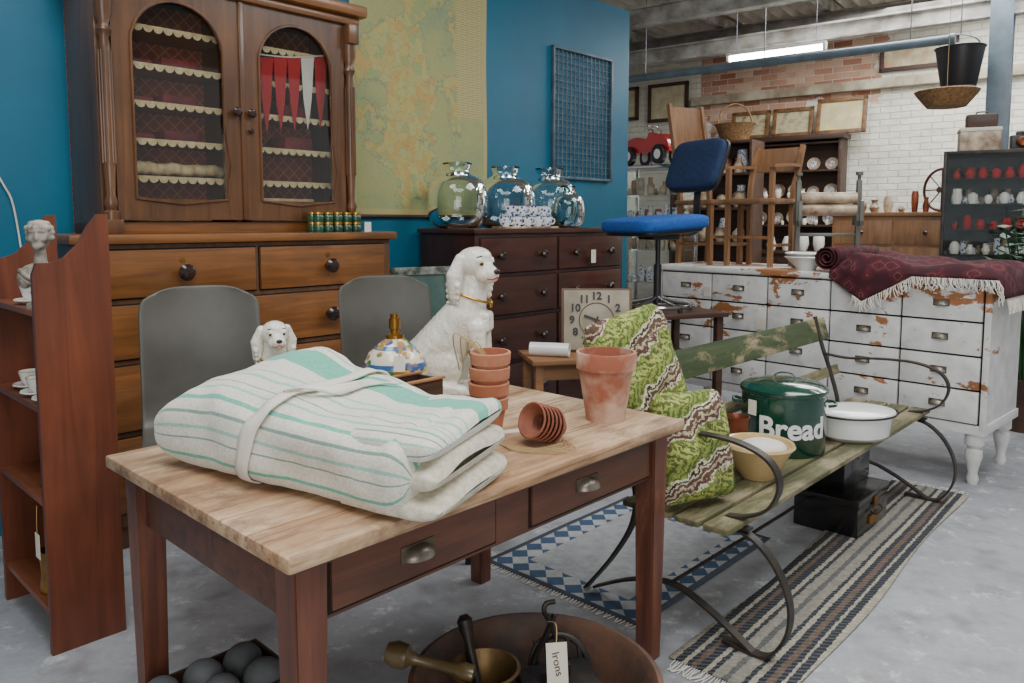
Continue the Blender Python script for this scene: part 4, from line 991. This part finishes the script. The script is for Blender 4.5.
# ------------------------------------------------------------------ floor objects front
def flooritems():
    r = O('copper_pan', (.06, 1.87, 0), 0)
    R = .31
    r.add('pan', lathe([(0, 0), (.20, 0), (.235, .015), (.285, .12), (.305, .185), (R+.012, .195), (R+.015, .202), (R, .207), (.292, .19), (.27, .115), (.22, .022), (0, .012)], 64), 'pan')
    c = O('brass_mortar', (-.07, 1.88, .0125), 0); c.e.scale = (1.1, 1.1, 1.1)
    c.add('mortar', lathe([(0, 0), (.045, 0), (.05, .012), (.036, .03), (.05, .08), (.072, .17), (.084, .19), (.076, .192), (.058, .16), (.03, .05), (0, .04)], 36), 'oldbrass')
    c.add('pestle', lathe([(0, 0), (.018, .004), (.02, .02), (.01, .04), (.009, .15), (.014, .17), (.016, .19), (.008, .2), (0, .2)], 20, T(0.0, 0, .055, rx=-20, ry=-14, s=1.2)), 'blackiron')
    c = O('wooden_pestle', (-.19, 1.86, .238), 0, rot=(0, radians(-80), radians(-10)))
    c.add('shaft', lathe([(0, -.10), (.022, -.095), (.026, -.07), (.015, -.05), (.013, .05), (.019, .07), (.03, .08), (.034, .11), (.024, .135), (0, .14)], 22), mat('pestle_wood', S(104,86,52), S(72,58,36), rough=.35, coat=.4))
    def flatiron(loc, rz, tilt=0):
        q = O('flat_iron', loc, rot=(radians(tilt), 0, radians(rz)))
        base = [(0, .09), (.03, .05), (.045, 0), (.045, -.06), (-.045, -.06), (-.045, 0), (-.03, .05)]
        n = len(base); V = [(x, y, 0) for x, y in base]+[(x*.9, y*.9, .03) for x, y in base]
        q.add('sole', (V, [list(range(n))[::-1], list(range(n, 2*n))]+[[k, (k+1) % n, n+(k+1) % n, n+k] for k in range(n)]), 'blackiron')
        q.add('posts', [tube([(0, .045, .03), (0, .05, .07), (0, .035, .088)], .008), tube([(0, -.045, .03), (0, -.05, .07), (0, -.035, .088)], .008)], 'blackiron')
        q.add('grip', lathe([(0, -.05), (.012, -.048), (.015, 0), (.012, .048), (0, .05)], 14, T(0, 0, .09, rx=90)), 'blackiron')
    flatiron((.05, 1.76, .02), 40); flatiron((.20, 1.98, .02), -30); flatiron((.04, 2.03, .02), 90)
    flatiron((.21, 1.80, .02), 10)
    q = O('cast_iron_block', (.12, 1.90, .125), 15)
    q.add('block', [box(-.10, .10, -.07, .07, 0, .06, .012), box(-.03, .03, -.02, .02, .06, .10, .01)], 'blackiron')
    q = O('cast_iron_trivet', (.13, 2.0, .15), 15, rot=(radians(60), 0, radians(10)))
    q.add('bars', [tube([(x, -.07, 0), (x, .07, 0)], .007, 8, 1) for x in (-.06, -.03, 0, .03, .06)]+[tube([(.08*cos(a), .08*sin(a), 0) for a in [2*pi*i/16 for i in range(16)]], .009, 8, 2, True)], 'blackiron')
    q = O('iron_tongs', (.10, 1.98, .18), 25, rot=(radians(-8), radians(5), radians(15)))
    q.add('arms', [strap([(-.05, 0, -.1), (-.045, 0, 0), (-.015, 0, .06), (.01, 0, .12)], .018, .009, (0, 1, 0)), strap([(.05, 0, -.1), (.045, 0, 0), (.015, 0, .06), (-.01, 0, .12)], .018, .009, (0, 1, 0))], 'blackiron')
    q.add('hook', tube([(0, 0, .10), (-.02, 0, .13), (-.015, 0, .15), (.01, 0, .155)], .007), 'blackiron')
    q = O('labelled_tag', (.115, 1.83, .205), 0, rot=(radians(-14), 0, radians(8)))
    q.add('card', box(-.027, .027, -.001, .001, 0, .1, 0), 'tag')
    g = xf(text('Irons', .028, .0004), T(0, -.002, .05) @ Matrix.Rotation(radians(80), 4, 'Y') @ FRONT)
    q.add('writing', g, 'chest', smooth=False)
    q.add('string', tube([(0, 0, .095), (.01, .05, .13), (0, .12, .12)], .0015, 5), 'string')
    q = O('string_loop', (.0, 2.28, .004), 0)
    q.add('string', tube([(-.16, 0, .0), (-.19, .06, .0), (-.13, .11, .0), (-.05, .10, .0), (-.02, .05, .0)], .004, 6), 'string')
    q = O('wooden_crate', (-.755, 1.845, 0), RZ)
    q.add('sides', [box(-.18, .18, -.12, -.108, 0, .20), box(-.18, .18, .108, .12, 0, .20), box(-.18, -.168, -.108, .108, 0, .20), box(.168, .18, -.108, .108, 0, .20)], 'dwood')
    q.add('bottom', box(-.168, .168, -.108, .108, 0, .012), 'dwood')
    st = []
    for k, (x, y) in enumerate([(-.11, -.05), (0, -.05), (.11, -.055), (-.11, .05), (0, .05), (.105, .05)]):
        st.append(sph((x, y, .19), (.054, .048, .05), 20, Matrix.Rotation(k*1.3, 4, 'Z')))
        st.append(sph((x, y, .11), (.05, .046, .045), 16)); st.append(sph((x, y, .045), (.05, .046, .032), 16))
    q.add('stones', st, 'stone')
flooritems()

# ------------------------------------------------------------------ clock + small table behind bench
def middle():
    q = O('low_table', (.36, 3.92, 0), 12)
    q.add('top', box(-.3, .3, -.17, .17, .66, .685), 'pine'); q.add('rails', [box(-.26, .26, -.14, -.12, .58, .66), box(-.26, .26, .12, .14, .58, .66)], 'pine')
    q.add('legs', [box(x-.02, x+.02, y-.02, y+.02, 0, .66) for x in (-.26, .26) for y in (-.13, .13)], 'pine')
    c = O('square_clock', (.44, 3.95, .685), 0, rot=(radians(-10), 0, radians(-2)))
    c.add('case', box(-.185, .185, 0, .06, 0, .335, .01), mat('clock_case', S(100,72,52), rough=.5))
    c.add('face', box(-.17, .17, -.006, 0.002, .012, .323, .002), mat('clock_face', S(166,156,136), S(134,124,104), rough=.6))
    nums = []
    for k in range(1, 13):
        a = pi/2-k*pi/6; nums.append(xf(text(str(k), .055, .001, .0018), T(.128*cos(a), -.009, .167+.125*sin(a)) @ FRONT))
    c.add('numerals', nums, 'blackpl', smooth=False)
    c.add('hands', [xf(box(-.005, .005, -.001, .001, -.02, .10, 0), T(0, -.011, .167, ry=200)), xf(box(-.006, .006, -.001, .001, -.02, .07, 0), T(0, -.013, .167, ry=-70))], 'blackpl')
    c.add('ring', tube([(.09*cos(a), -.008, .167+.09*sin(a)) for a in [2*pi*i/24 for i in range(24)]], .0018, 5, 2, True), 'blackpl')
    c = O('paper_roll', (.19, 3.83, .72), 0, rot=(0, radians(90), radians(-14)))
    c.add('roll', lathe([(.033, -.1), (.035, -.1), (.035, .1), (.033, .1), (.024, .098), (.024, -.098), (.033, -.1)], 28), 'white')
    q = O('side_table', (.86, 4.38, 0), 20)
    q.add('top', box(-.27, .27, -.26, .26, .835, .86), 'dwood'); q.add('legs', [box(x-.02, x+.02, y-.02, y+.02, 0, .835) for x in (-.23, .23) for y in (-.22, .22)], 'dwood')
    q.add('shelf', box(-.22, .22, -.21, .21, .3, .32), 'dwood')
    c = O('swivel_chair', (.83, 4.37, .86), -62)
    c.add('base_ring', [tube([(.2*cos(a), .2*sin(a), .03) for a in [2*pi*i/24 for i in range(24)]], .012, 8, 2, True)]+[tube([(.2*cos(a), .2*sin(a), .03), (.1*cos(a), .1*sin(a), .05), (.02*cos(a), .02*sin(a), .07)], .012, 8) for a in [2*pi*i/5 for i in range(5)]], 'chrome')
    c.add('glides', [cyl(.014, 0, .03, 12, T(.2*cos(a), .2*sin(a), 0)) for a in [2*pi*i/5 for i in range(5)]], 'blackpl')
    c.add('column', [cyl(.022, .04, .26, 18), cyl(.014, .26, .42, 18)], 'blackpl')
    c.add('mechanism', box(-.07, .07, -.09, .10, .40, .43, .01), 'blackpl')
    c.add('seat_pad', rpad(.48, .48, .09, (0, -.03, .49), 4), 'bluefab')
    c.add('seat_shell', rpad(.43, .43, .04, (0, -.03, .45), 4), 'blackpl')
    c.add('back_pad', rpad(.42, .06, .30, (0, .26, .83), -20, flat='y'), 'navyfab')
    c.add('back_shell', rpad(.435, .035, .315, (0, .285, .82), -20, flat='y'), 'blackpl')
    c.add('back_bar', strap([(0, .05, .425), (0, .22, .425), (0, .285, .47), (0, .28, .62), (0, .30, .8)], .05, .008, (1, 0, 0)), 'blackpl')
middle()

# ------------------------------------------------------------------ white counter of drawers and its load
CR = (1.71, 4.56); CZ = -47
def CW(x, y, z=1.07): return L2W(CR, CZ, x, y, z)
def counter():
    r = O('painted_drawer_counter', (*CR, 0), CZ)
    r.add('carcass', box(-1.0, 1.0, .012, .60, .30, 1.035), 'flaky')
    r.add('top', box(-1.03, 1.035, -.03, .63, 1.035, 1.07, .01), 'flaky')
    r.add('apron', [box(-1.01, 1.01, 0, .61, .27, .32, .006)], 'flaky')
    r.add('stiles', [box(-1.015, -.99, -.004, .02, .30, 1.035), box(.985, 1.015, -.004, .02, .30, 1.035)], 'flaky')
    dr = []; gp = []; cu = []; pl = []
    for k in range(5):
        a = -.98+k*.393; b = a+.383
        for q in range(4):
            z1 = 1.022-q*.176; z0 = z1-.166
            gp.append(gap(a, b, z0, z1, .010)); dr.append(drawer(a, b, z0, z1, .008, .016))
            cu.append(cup2((a+b)/2, (z0+z1)/2-.008, -.009, .036, .026, .024)); pl.append(plate((a+b)/2, (z0+z1)/2-.008, -.008, .04, .03))
    r.add('drawer_gaps', gp, 'black'); r.add('drawers', dr, 'flaky')
    r.add('cup_handles', cu, 'pull'); r.add('handle_plates', pl, 'pullplate')
    leg = [(0, 0), (.024, 0), (.03, .03), (.022, .06), (.03, .10), (.042, .15), (.04, .18), (.028, .19), (.045, .21), (.045, .27), (0, .27)]
    r.add('turned_legs', [lathe(leg, 24, T(x, y, 0)) for x in (-.95, 0, .95) for y in (.06, .55)], 'flaky')
    r.add('price_tags', [box(x, x+.05, -.04, -.038, z, z+.06, 0) for x, z in ((-.63, .88), (-.25, .70))], 'tag')
    n = N('persian_rug'); n.rm(.95); t = n.coord()
    vo = n.new('ShaderNodeTexVoronoi'); vo.distance = 'MANHATTAN'; vo.inputs['Scale'].default_value = 12; n.link(t, vo.inputs['Vector'])
    c = n.ramp(vo.outputs[0], [(.0, S(28,12,20)), (.22, S(82,20,32)), (.42, S(64,14,24)), (.5, S(116,76,70)), (.54, S(38,15,22)), (.62, S(86,21,34)), (.9, S(56,15,24))])
    c = n.mix(n.ramp(n.noise(t, 8, 5, .7), [(.5, (0,0,0,1)), (.7, (.7,.7,.7,1))]), c, S(40,15,22))
    n.base(c); n.bump(n.noise(t, 160, 3), .5, .004); M['persian'] = n.m
    q = O('persian_rug', (*CR, 0), CZ)
    def f(u, v):
        x = .20+.90*u; y = .60-.70*v
        h = .05+.05*noise.noise(Vector((x*4, y*5, 2)))+.02*sin(y*16+x*5)+.03*(1-u)
        edge = min(1, min(u, 1-u)*8+.05, v*6+.1)
        z = 1.076+max(.006, h)*edge
        if y < 0:
            lobe = max(0, 1-abs(u-.22)*3.6)
            hang = .012+.15*lobe
            d = -y; z = 1.085-(d/.1)*hang; y = -.042-.008*sin(x*20)-.012*lobe*d*10
        if x > 1.045:
            dx = x-1.045; z = 1.085-dx*1.9; x = 1.052+dx*.25
        return (x, y, z)
    g = grid(f, 60, 50); o = q.add('pile', g[:2], 'persian', 180); s = o.modifiers.new('s', 'SOLIDIFY'); s.thickness = .009; s.offset = 1
    rr = []
    for k in range(48):
        a = k*.42; rad = .018+.0042*k*.30; rr.append((rad*cos(a), rad*sin(a)))
    def rf(u, v):
        i = min(47, int(round(u*47))); return (.17+rr[i][0], -.03+.58*v, 1.155+rr[i][1])
    o = q.add('rolled_end', grid(rf, 47, 10)[:2], 'persian', 180); s = o.modifiers.new('s', 'SOLIDIFY'); s.thickness = .007
    fr = []
    for k in range(110):
        u = .16+.84*k/109; x, y, z = f(min(u, .985), 1.0)
        fr.append(tube([(x, y-.008, z), (x+random.uniform(-.01, .02), y-.014, z-.025), (x+random.uniform(-.015, .03), y-.012, z-.045-random.uniform(0, .025))], .0026, 4, 2))
    for k in range(50):
        v = k/49*.8; x, y, z = f(1, v)
        fr.append(tube([(x, y, z), (x+.01, y+random.uniform(-.01, .01), z-.04), (x+.012, y+random.uniform(-.02, .02), z-.08)], .0028, 4, 2))
    q.add('fringe', fr, 'whitecloth')
    x, y, z = CW(-.03, .41); q = O('clothes_wringer', (x, y, z), -10)
    M['mangle'] = mat('mangle_iron', S(112,114,106), S(84,82,74), rough=.6, metal=.2)
    for sx in (-.18, .18):
        q.add('side_frame', [box(sx-.014, sx+.014, -.02, .02, .03, .55), box(sx-.014, sx+.014, -.10, .10, 0, .03), box(sx-.012, sx+.012, -.09, .09, .27, .30), box(sx-.012, sx+.012, -.09, -.07, .27, .42), box(sx-.012, sx+.012, .07, .09, .27, .42)], 'mangle')
    q.add('rollers', [cyl(.036, -.166, .166, 24, T(0, 0, .44, ry=90)), cyl(.036, -.166, .166, 24, T(0, 0, .365, ry=90))], 'pottery')
    q.add('spring_bar', [box(-.18, .18, -.012, .012, .2, .22)], 'mangle')
    q.add('pressure_screws', [cyl(.01, .53, .6, 10, T(sx, 0, 0)) for sx in (-.18, .18)]+[cyl(.022, .58, .6, 14, T(sx, 0, 0)) for sx in (-.18, .18)], 'mangle')
    x, y, z = CW(-.02, .12); q = O('enamel_bowl', (x, y, z), 0)
    q.add('bowls', [lathe([(0, 0), (.055, 0), (.06, .012), (.105, .065), (.125, .078), (.122, .084), (.1, .07), (.05, .015), (0, .012)], 36, T(0, 0, .022*k)) for k in range(2)], 'white')
    def wchair(loc, rz, H, w=.38, arms=False, m='beech'):
        q = O('wooden_chair', loc, rz); d = .36; sh = .44
        q.add('seat', box(-w/2, w/2, -d/2, d/2, sh-.03, sh, .012), m)
        for sx in (-1, 1):
            q.add('front_leg', sweep([(sx*(w/2-.03), -d/2+.03, 0), (sx*(w/2-.03), -d/2+.03, sh+(.2 if arms else -.03))], [(-.014, -.016), (.014, -.016), (.014, .016), (-.014, .016)], (1, 0, 0)), m)
            q.add('back_post', sweep(catmull([(sx*(w/2-.03), d/2-.02, 0), (sx*(w/2-.03), d/2-.03, sh), (sx*(w/2-.02), d/2+.02, (sh+H)/2), (sx*(w/2-.02), d/2+.09, H)], 5), [(-.014, -.016), (.014, -.016), (.014, .016), (-.014, .016)], (1, 0, 0)), m)
            if arms: q.add('arm', sweep(catmull([(sx*(w/2-.02), d/2+.01, sh+.22), (sx*(w/2), 0, sh+.215), (sx*(w/2-.01), -d/2-.02, sh+.2)], 5), [(-.022, -.01), (.022, -.01), (.022, .01), (-.022, .01)], (1, 0, 0)), m)
        if arms: q.add('back_panel', [xf(box(-w/2+.03, w/2-.03, -.008, .008, 0, .16, .006), T(0, d/2+.065, H-.17, rx=-9))], m)
        else: q.add('back_panel', [xf(box(-w/2+.02, w/2-.02, -.008, .008, 0, .30, .02), T(0, d/2+.045, H-.31, rx=-9))], m)
        q.add('stretchers', [box(-w/2+.03, w/2-.03, -d/2+.02, -d/2+.035, .18, .2)]+[box(sx*(w/2-.03)-.008, sx*(w/2-.03)+.008, -d/2+.04, d/2-.03, .13, .15) for sx in (-1, 1)], m)
    x, y, z = CW(-.82, .31); wchair((x, y, z), 30, 1.12, .34, False, 'beech')
    x, y, z = CW(-.44, .31); wchair((x, y, z), -44, .80, .36, True, 'beech')
counter()

# ------------------------------------------------------------------ far room contents
def clutter(x0, x1, y, z, n, hmax, seed):
    rnd = random.Random(seed); out = []
    for k in range(n):
        x = x0+(x1-x0)*(k+.5)/n; h = hmax*rnd.uniform(.35, 1); R = min((x1-x0)/n*.42, h*.45)
        out.append(lathe([(0, 0), (R*.6, 0), (R*rnd.uniform(.8, 1), h*.4), (R*rnd.uniform(.4, .9), h*.8), (R*rnd.uniform(.3, .8), h), (0, h)], 14, T(x, y+rnd.uniform(-.03, .03), z)))
    return out
def glass_cabinet(loc, rz, w, d, h, zs, m='chrome', seed=1, mats=('pottery', 'china', 'brass', 'redcloth'), back=None, hm=.18):
    q = O('display_cabinet', (*loc, 0), rz)
    q.add('posts', [box(sx*w/2-.012, sx*w/2+.012, sy*d/2-.012, sy*d/2+.012, 0, h) for sx in (-1, 1) for sy in (-1, 1)], m)
    q.add('plinth', box(-w/2, w/2, -d/2, d/2, 0, .12), 'dwood'); q.add('lid', box(-w/2-.01, w/2+.01, -d/2-.01, d/2+.01, h-.03, h), m)
    q.add('glass_sides', [box(-w/2, w/2, -d/2-.002, -d/2+.002, .12, h-.03, 0), box(-w/2-.002, -w/2+.002, -d/2, d/2, .12, h-.03, 0), box(w/2-.002, w/2+.002, -d/2, d/2, .12, h-.03, 0)], 'glass')
    q.add('glass_shelves', [box(-w/2+.01, w/2-.01, -d/2+.01, d/2-.01, z-.004, z+.004, 0) for z in zs], 'jar')
    if back: q.add('back_panel', box(-w/2+.012, w/2-.012, d/2-.006, d/2, .12, h-.03, 0), back)
    for i, mm in enumerate(mats):
        g = []
        for k, z in enumerate(zs):
            if (k+i) % 2 == 0: g += clutter(-w/2+.04, w/2-.04, -.12+.06*i, z+.004, 5+i % 3, hm, seed*10+k*4+i)
        if g: q.add('ornaments_'+str(i+1), g, mm)
    return q
def far():
    glass_cabinet((3.83, 6.22), -30, .62, .4, 1.92, (.4, .75, 1.1, 1.3, 1.5, 1.7), 'blackiron', 3, ('ceramic', 'redcloth', 'china', 'oldbrass', 'pottery'), 'cabback', .13)
    q = O('storage_box', (3.72, 6.20, 1.92), -25); q.add('box', box(-.14, .14, -.11, .11, 0, .15, .01), 'pottery'); q.add('lid', box(-.145, .145, -.115, .115, .15, .18, .01), 'tag')
    q = O('vintage_camera', (4.0, 6.12, 1.92), -20); q.add('body', box(-.07, .07, -.04, .04, 0, .12, .01), 'blackpl'); q.add('lens', lathe([(0, 0), (.04, 0), (.04, .05), (.03, .06), (0, .05)], 20, T(0, -.04, .065, rx=90)), 'copper')
    q.add('viewfinder', box(-.03, .03, -.02, .03, .12, .15, .005), 'blackpl')
    q = O('tan_suitcase', (3.74, 6.21, 2.10), -28); q.add('case', box(-.11, .11, -.08, .08, 0, .11, .02), 'dwood'); q.add('handle', tube([(-.04, 0, .11), (-.03, 0, .13), (.03, 0, .13), (.04, 0, .11)], .006), 'dwood')
    glass_cabinet((1.36, 7.25), -37, .62, .4, 1.88, (.4, .8, 1.1, 1.35, 1.6), 'chrome', 5)
    q = O('toy_car', (1.30, 7.18, 1.88), -50); q.e.scale = (1.25, 1.25, 1.6)
    pr = catmull([(-.22, 0, .07), (-.21, 0, .13), (-.10, 0, .16), (-.05, 0, .15), (.0, 0, .14), (.04, 0, .18), (.12, 0, .17), (.2, 0, .13), (.22, 0, .07)], 4)
    V = []; n = len(pr)
    for sy in (-.085, .085):
        for p in pr: V.append((p.x, sy, p.z))
    F = [list(range(n)), list(range(n, 2*n))[::-1]]+[[k, (k+1) % n, n+(k+1) % n, n+k] for k in range(n)]
    q.add('body', (V, F), 'red'); q.add('wheels', [cyl(.055, -.02, .02, 24, T(x, sy, .055, rx=90)) for x in (-.14, .14) for sy in (-.1, .1)], 'blackpl')
    q.add('hubs', [cyl(.028, -.024, .024, 18, T(x, sy, .055, rx=90)) for x in (-.14, .14) for sy in (-.1, .1)], 'white')
    q.add('windscreen', tube([(.03, -.07, .17), (.0, -.06, .22), (.0, .06, .22), (.03, .07, .17)], .006), 'chrome'); q.add('steering_wheel', tube([(-.02, .03*cos(a), .18+.03*sin(a)) for a in [2*pi*i/10 for i in range(10)]], .004, 6, 2, True), 'blackpl')
    root = (3.45, 10.0); q = O('plate_dresser', (*root, 0), -36.87)
    q.add('cupboard', box(-.72, .72, -.05, .42, .06, .95), 'dwood'); q.add('top', box(-.75, .75, -.08, .42, .95, .99), 'dwood')
    q.add('uprights', [box(sx*.70-.02, sx*.70+.02, .12, .42, .99, 2.4) for sx in (-1, 1)], 'dwood'); q.add('back', box(-.7, .7, .40, .42, .99, 2.4, 0), 'dwood')
    q.add('shelves', [box(-.7, .7, .14, .4, z, z+.025) for z in (1.3, 1.65, 2.0, 2.35)], 'dwood'); q.add('cornice', box(-.76, .76, .08, .42, 2.40, 2.47, .015), 'dwood')
    q.add('doors', [box(a, a+.68, -.065, -.045, .1, .62) for a in (-.7, .02)], 'dwood'); q.add('drawers', [box(a, a+.68, -.065, -.045, .66, .9) for a in (-.7, .02)], 'dwood')
    pl = []; pc = []; rn = random.Random(9)
    for z in (1.325, 1.675, 2.025):
        for k in range(6):
            s_ = rn.uniform(.75, 1.1); mx = T(-.56+.224*k, .33, z+.10*s_, rx=78, s=s_)
            pl.append(lathe([(0, 0), (.06, 0), (.10, .018), (.098, .022), (.058, .006), (0, .006)], 24, mx))
            pc.append(lathe([(0, .007), (.05, .007), (.05, .009), (0, .009)], 20, mx))
    q.add('plates', pl, 'pottery'); q.add('plate_centres', pc, 'china')
    q.add('crockery', clutter(-.62, .62, .2, 1.325, 9, .12, 11)+clutter(-.62, .62, .2, 1.675, 8, .12, 12)+clutter(-.6, .6, .05, .99, 6, .25, 13), 'ceramic')
    def picture(name, loc, rz, w, h, c1, c2, tilt=-10, fm='paleframe'):
        p = O(name, loc, rot=(radians(tilt), 0, radians(rz)))
        n = N('painting'); n.rm(.5); n.base(n.ramp(n.noise(n.coord(), 7, 5), [(.3, c1), (.5, S(190,176,140)), (.7, c2)]))
        p.add('canvas', box(-w/2, w/2, .0, .01, .02, h-.02, 0), n.m)
        p.add('frame', [box(-w/2-.03, -w/2+.02, -.02, .02, 0, h), box(w/2-.02, w/2+.03, -.02, .02, 0, h), box(-w/2-.03, w/2+.03, -.02, .02, 0, .05), box(-w/2-.03, w/2+.03, -.02, .02, h-.05, h)], fm)
    for x, w, h, a, b in ((-.50, .46, .38, S(120,80,50), S(60,50,40)), (.06, .46, .38, S(120,130,90), S(90,80,60)), (.66, .54, .46, S(224,206,130), S(190,168,90))):
        X, Y, _ = L2W(root, -36.87, x, .25); picture('framed_picture', (X, Y, 2.47), -36.87, w, h, a, b)
    for x, w, h, z in ((-1.6, .58, .56, 2.84), (-2.34, .45, .5, 2.9)):
        X, Y, _ = L2W((3.6, 10.6), -36.87, x, -.03); picture('wall_picture', (X, Y, z), -36.87, w, h, S(210,200,176), S(166,156,130), 0, 'dwood')
    X, Y, _ = L2W((3.6, 10.6), -36.87, 1.7, -.03); picture('wall_picture', (X, Y, 3.22), -36.87, .8, .34, S(226,214,180), S(196,120,80), 0, 'dwood')
    q = O('tall_cupboard', (2.45, 9.3, 0), -36.87)
    q.add('sides', [box(-.5, -.47, -.2, .2, 0, 2.3), box(.47, .5, -.2, .2, 0, 2.3)], 'dwood'); q.add('shelves', [box(-.47, .47, -.2, .2, z, z+.03) for z in (.1, .6, 1.1, 1.5, 1.9, 2.27)], 'dwood'); q.add('back', box(-.5, .5, .2, .22, 0, 2.3, 0), 'dwood')
    for i, mm in enumerate(('pottery', 'china', 'copper')): q.add('goods_'+str(i+1), [g for k, z in enumerate((.63, 1.13, 1.53, 1.93)) for g in clutter(-.42, .42, -.1+.1*i, z, 4, .28, 40+k*3+i)], mm)
    q = O('wicker_basket', (2.62, 9.16, 2.30), 0); q.add('bowl', lathe([(0, 0), (.15, 0), (.22, .18), (.24, .2), (.2, .18), (.14, .02), (0, .02)], 28), 'wicker'); q.add('handle', tube([(-.21, 0, .18), (-.15, 0, .36), (0, 0, .44), (.15, 0, .36), (.21, 0, .18)], .01), 'wicker')
    q = O('pine_sideboard', (4.05, 8.1, 0), -36.87); q.add('body', box(-.6, .6, -.2, .25, .08, 1.42), 'pine'); q.add('top', box(-.63, .63, -.23, .27, 1.42, 1.46), 'pine')
    q.add('doors', [box(-.57, -.01, -.215, -.195, .12, 1.1), box(.01, .57, -.215, -.195, .12, 1.1)], 'beech'); q.add('drawers', [box(-.57, -.01, -.215, -.195, 1.13, 1.38), box(.01, .57, -.215, -.195, 1.13, 1.38)], 'beech')
    q.add('knobs', [knob(x, 1.25, -.215, .02) for x in (-.3, .3)]+[knob(x, .7, -.215, .02) for x in (-.05, .05)], 'knob')
    q.add('feet', [box(x-.04, x+.04, -.18, -.1, 0, .08) for x in (-.5, .5)]+[box(x-.04, x+.04, .12, .2, 0, .08) for x in (-.5, .5)], 'pine')
    q = O('crockery_group', (4.05, 8.1, 1.46), -36.87); q.add('pieces', clutter(-.55, .1, 0, 0, 5, .2, 77), 'pottery'); q.add('glassware', clutter(.1, .3, .05, 0, 2, .25, 78), 'copper')
    q = O('cart_wheel', (4.36, 7.85, 1.46), -70)
    q.add('rim', tube([(.21*cos(a), 0, .225+.21*sin(a)) for a in [2*pi*i/24 for i in range(24)]], .014, 8, 2, True), 'chest'); q.add('hub', cyl(.03, -.04, .04, 16, T(0, 0, .225, rx=90)), 'chest')
    q.add('spokes', [tube([(.02*cos(a), 0, .225+.02*sin(a)), (.2*cos(a), 0, .225+.2*sin(a))], .007, 6, 1) for a in [2*pi*i/8 for i in range(8)]], 'chest')
    q = O('potted_plant', (3.36, 4.95, 0), 0)
    q.add('planter', lathe([(0, 0), (.11, 0), (.15, .33), (.165, .35), (.15, .35), (.14, .30), (0, .30)], 32), 'dwood')
    st = []; lf = []; rnd = random.Random(4)
    for k in range(34):
        a = rnd.uniform(0, 6.28); R = rnd.uniform(.06, .26); H = rnd.uniform(1.05, 1.5)
        st.append(tube([(0.03*cos(a), .03*sin(a), .3), (R*.35*cos(a), R*.35*sin(a), H*.6), (R*cos(a), R*sin(a), H)], .005, 6))
        for j in range(10):
            t = .6+.4*j/9; px, py, pz = R*t*cos(a), R*t*sin(a), .3+(H-.3)*t
            b = a+rnd.uniform(-1.8, 1.8); Lf = rnd.uniform(.08, .13); w = Lf*.34
            d = Vector((cos(b), sin(b), rnd.uniform(-.3, .5))).normalized(); s_ = d.cross(Vector((0, 0, 1))).normalized(); p = Vector((px, py, pz))
            lf.append(([tuple(p), tuple(p+d*Lf*.4+s_*w), tuple(p+d*Lf), tuple(p+d*Lf*.4-s_*w), tuple(p+d*Lf*.45-Vector((0, 0, .01)))], [[0, 1, 4], [1, 2, 4], [2, 3, 4], [3, 0, 4]]))
    q.add('stems', st, 'leaf'); q.add('leaves', lf, 'leaf')
far()

# ------------------------------------------------------------------ lights, world, camera
def area(name, loc, sx, sy, p, col=(.97, .985, 1), rot=(0, 0, 0)):
    l = bpy.data.lights.new(name, 'AREA'); l.shape = 'RECTANGLE'; l.size = sx; l.size_y = sy; l.energy = p; l.color = col
    o = bpy.data.objects.new(name, l); o.location = loc; o.rotation_euler = rot; COL.objects.link(o)
area('overhead_fill_a', (.2, .6, 3.75), 3.0, 1.8, 115)  # added overhead fill lamps, this and the next three; roof has no openings
area('overhead_fill_b', (2.6, 3.2, 3.75), 2.0, 2.0, 115)
area('overhead_fill_c', (4.3, 7.6, 3.75), 2.5, 2.5, 250)
area('overhead_fill_d', (-1.2, 2.2, 3.75), 1.2, 1.2, 40)
area('frontal_fill', (.8, -3.4, 1.9), 3.0, 2.6, 110, (1, .99, .97), (radians(90), 0, 0))  # added frontal fill from behind the camera; no doorway is built there
w = bpy.data.worlds.new('World'); SC.world = w; w.use_nodes = True
w.node_tree.nodes['Background'].inputs[0].default_value = (.98, .99, 1, 1); w.node_tree.nodes['Background'].inputs[1].default_value = .4

cam = bpy.data.cameras.new('Camera'); cam.sensor_width = 36; cam.lens = 768/1024*36; cam.clip_end = 60; cam.shift_y = -.0511
co = bpy.data.objects.new('Camera', cam); co.location = (0, 0, 1.36); co.rotation_euler = (radians(85), 0, 0); COL.objects.link(co)
SC.camera = co
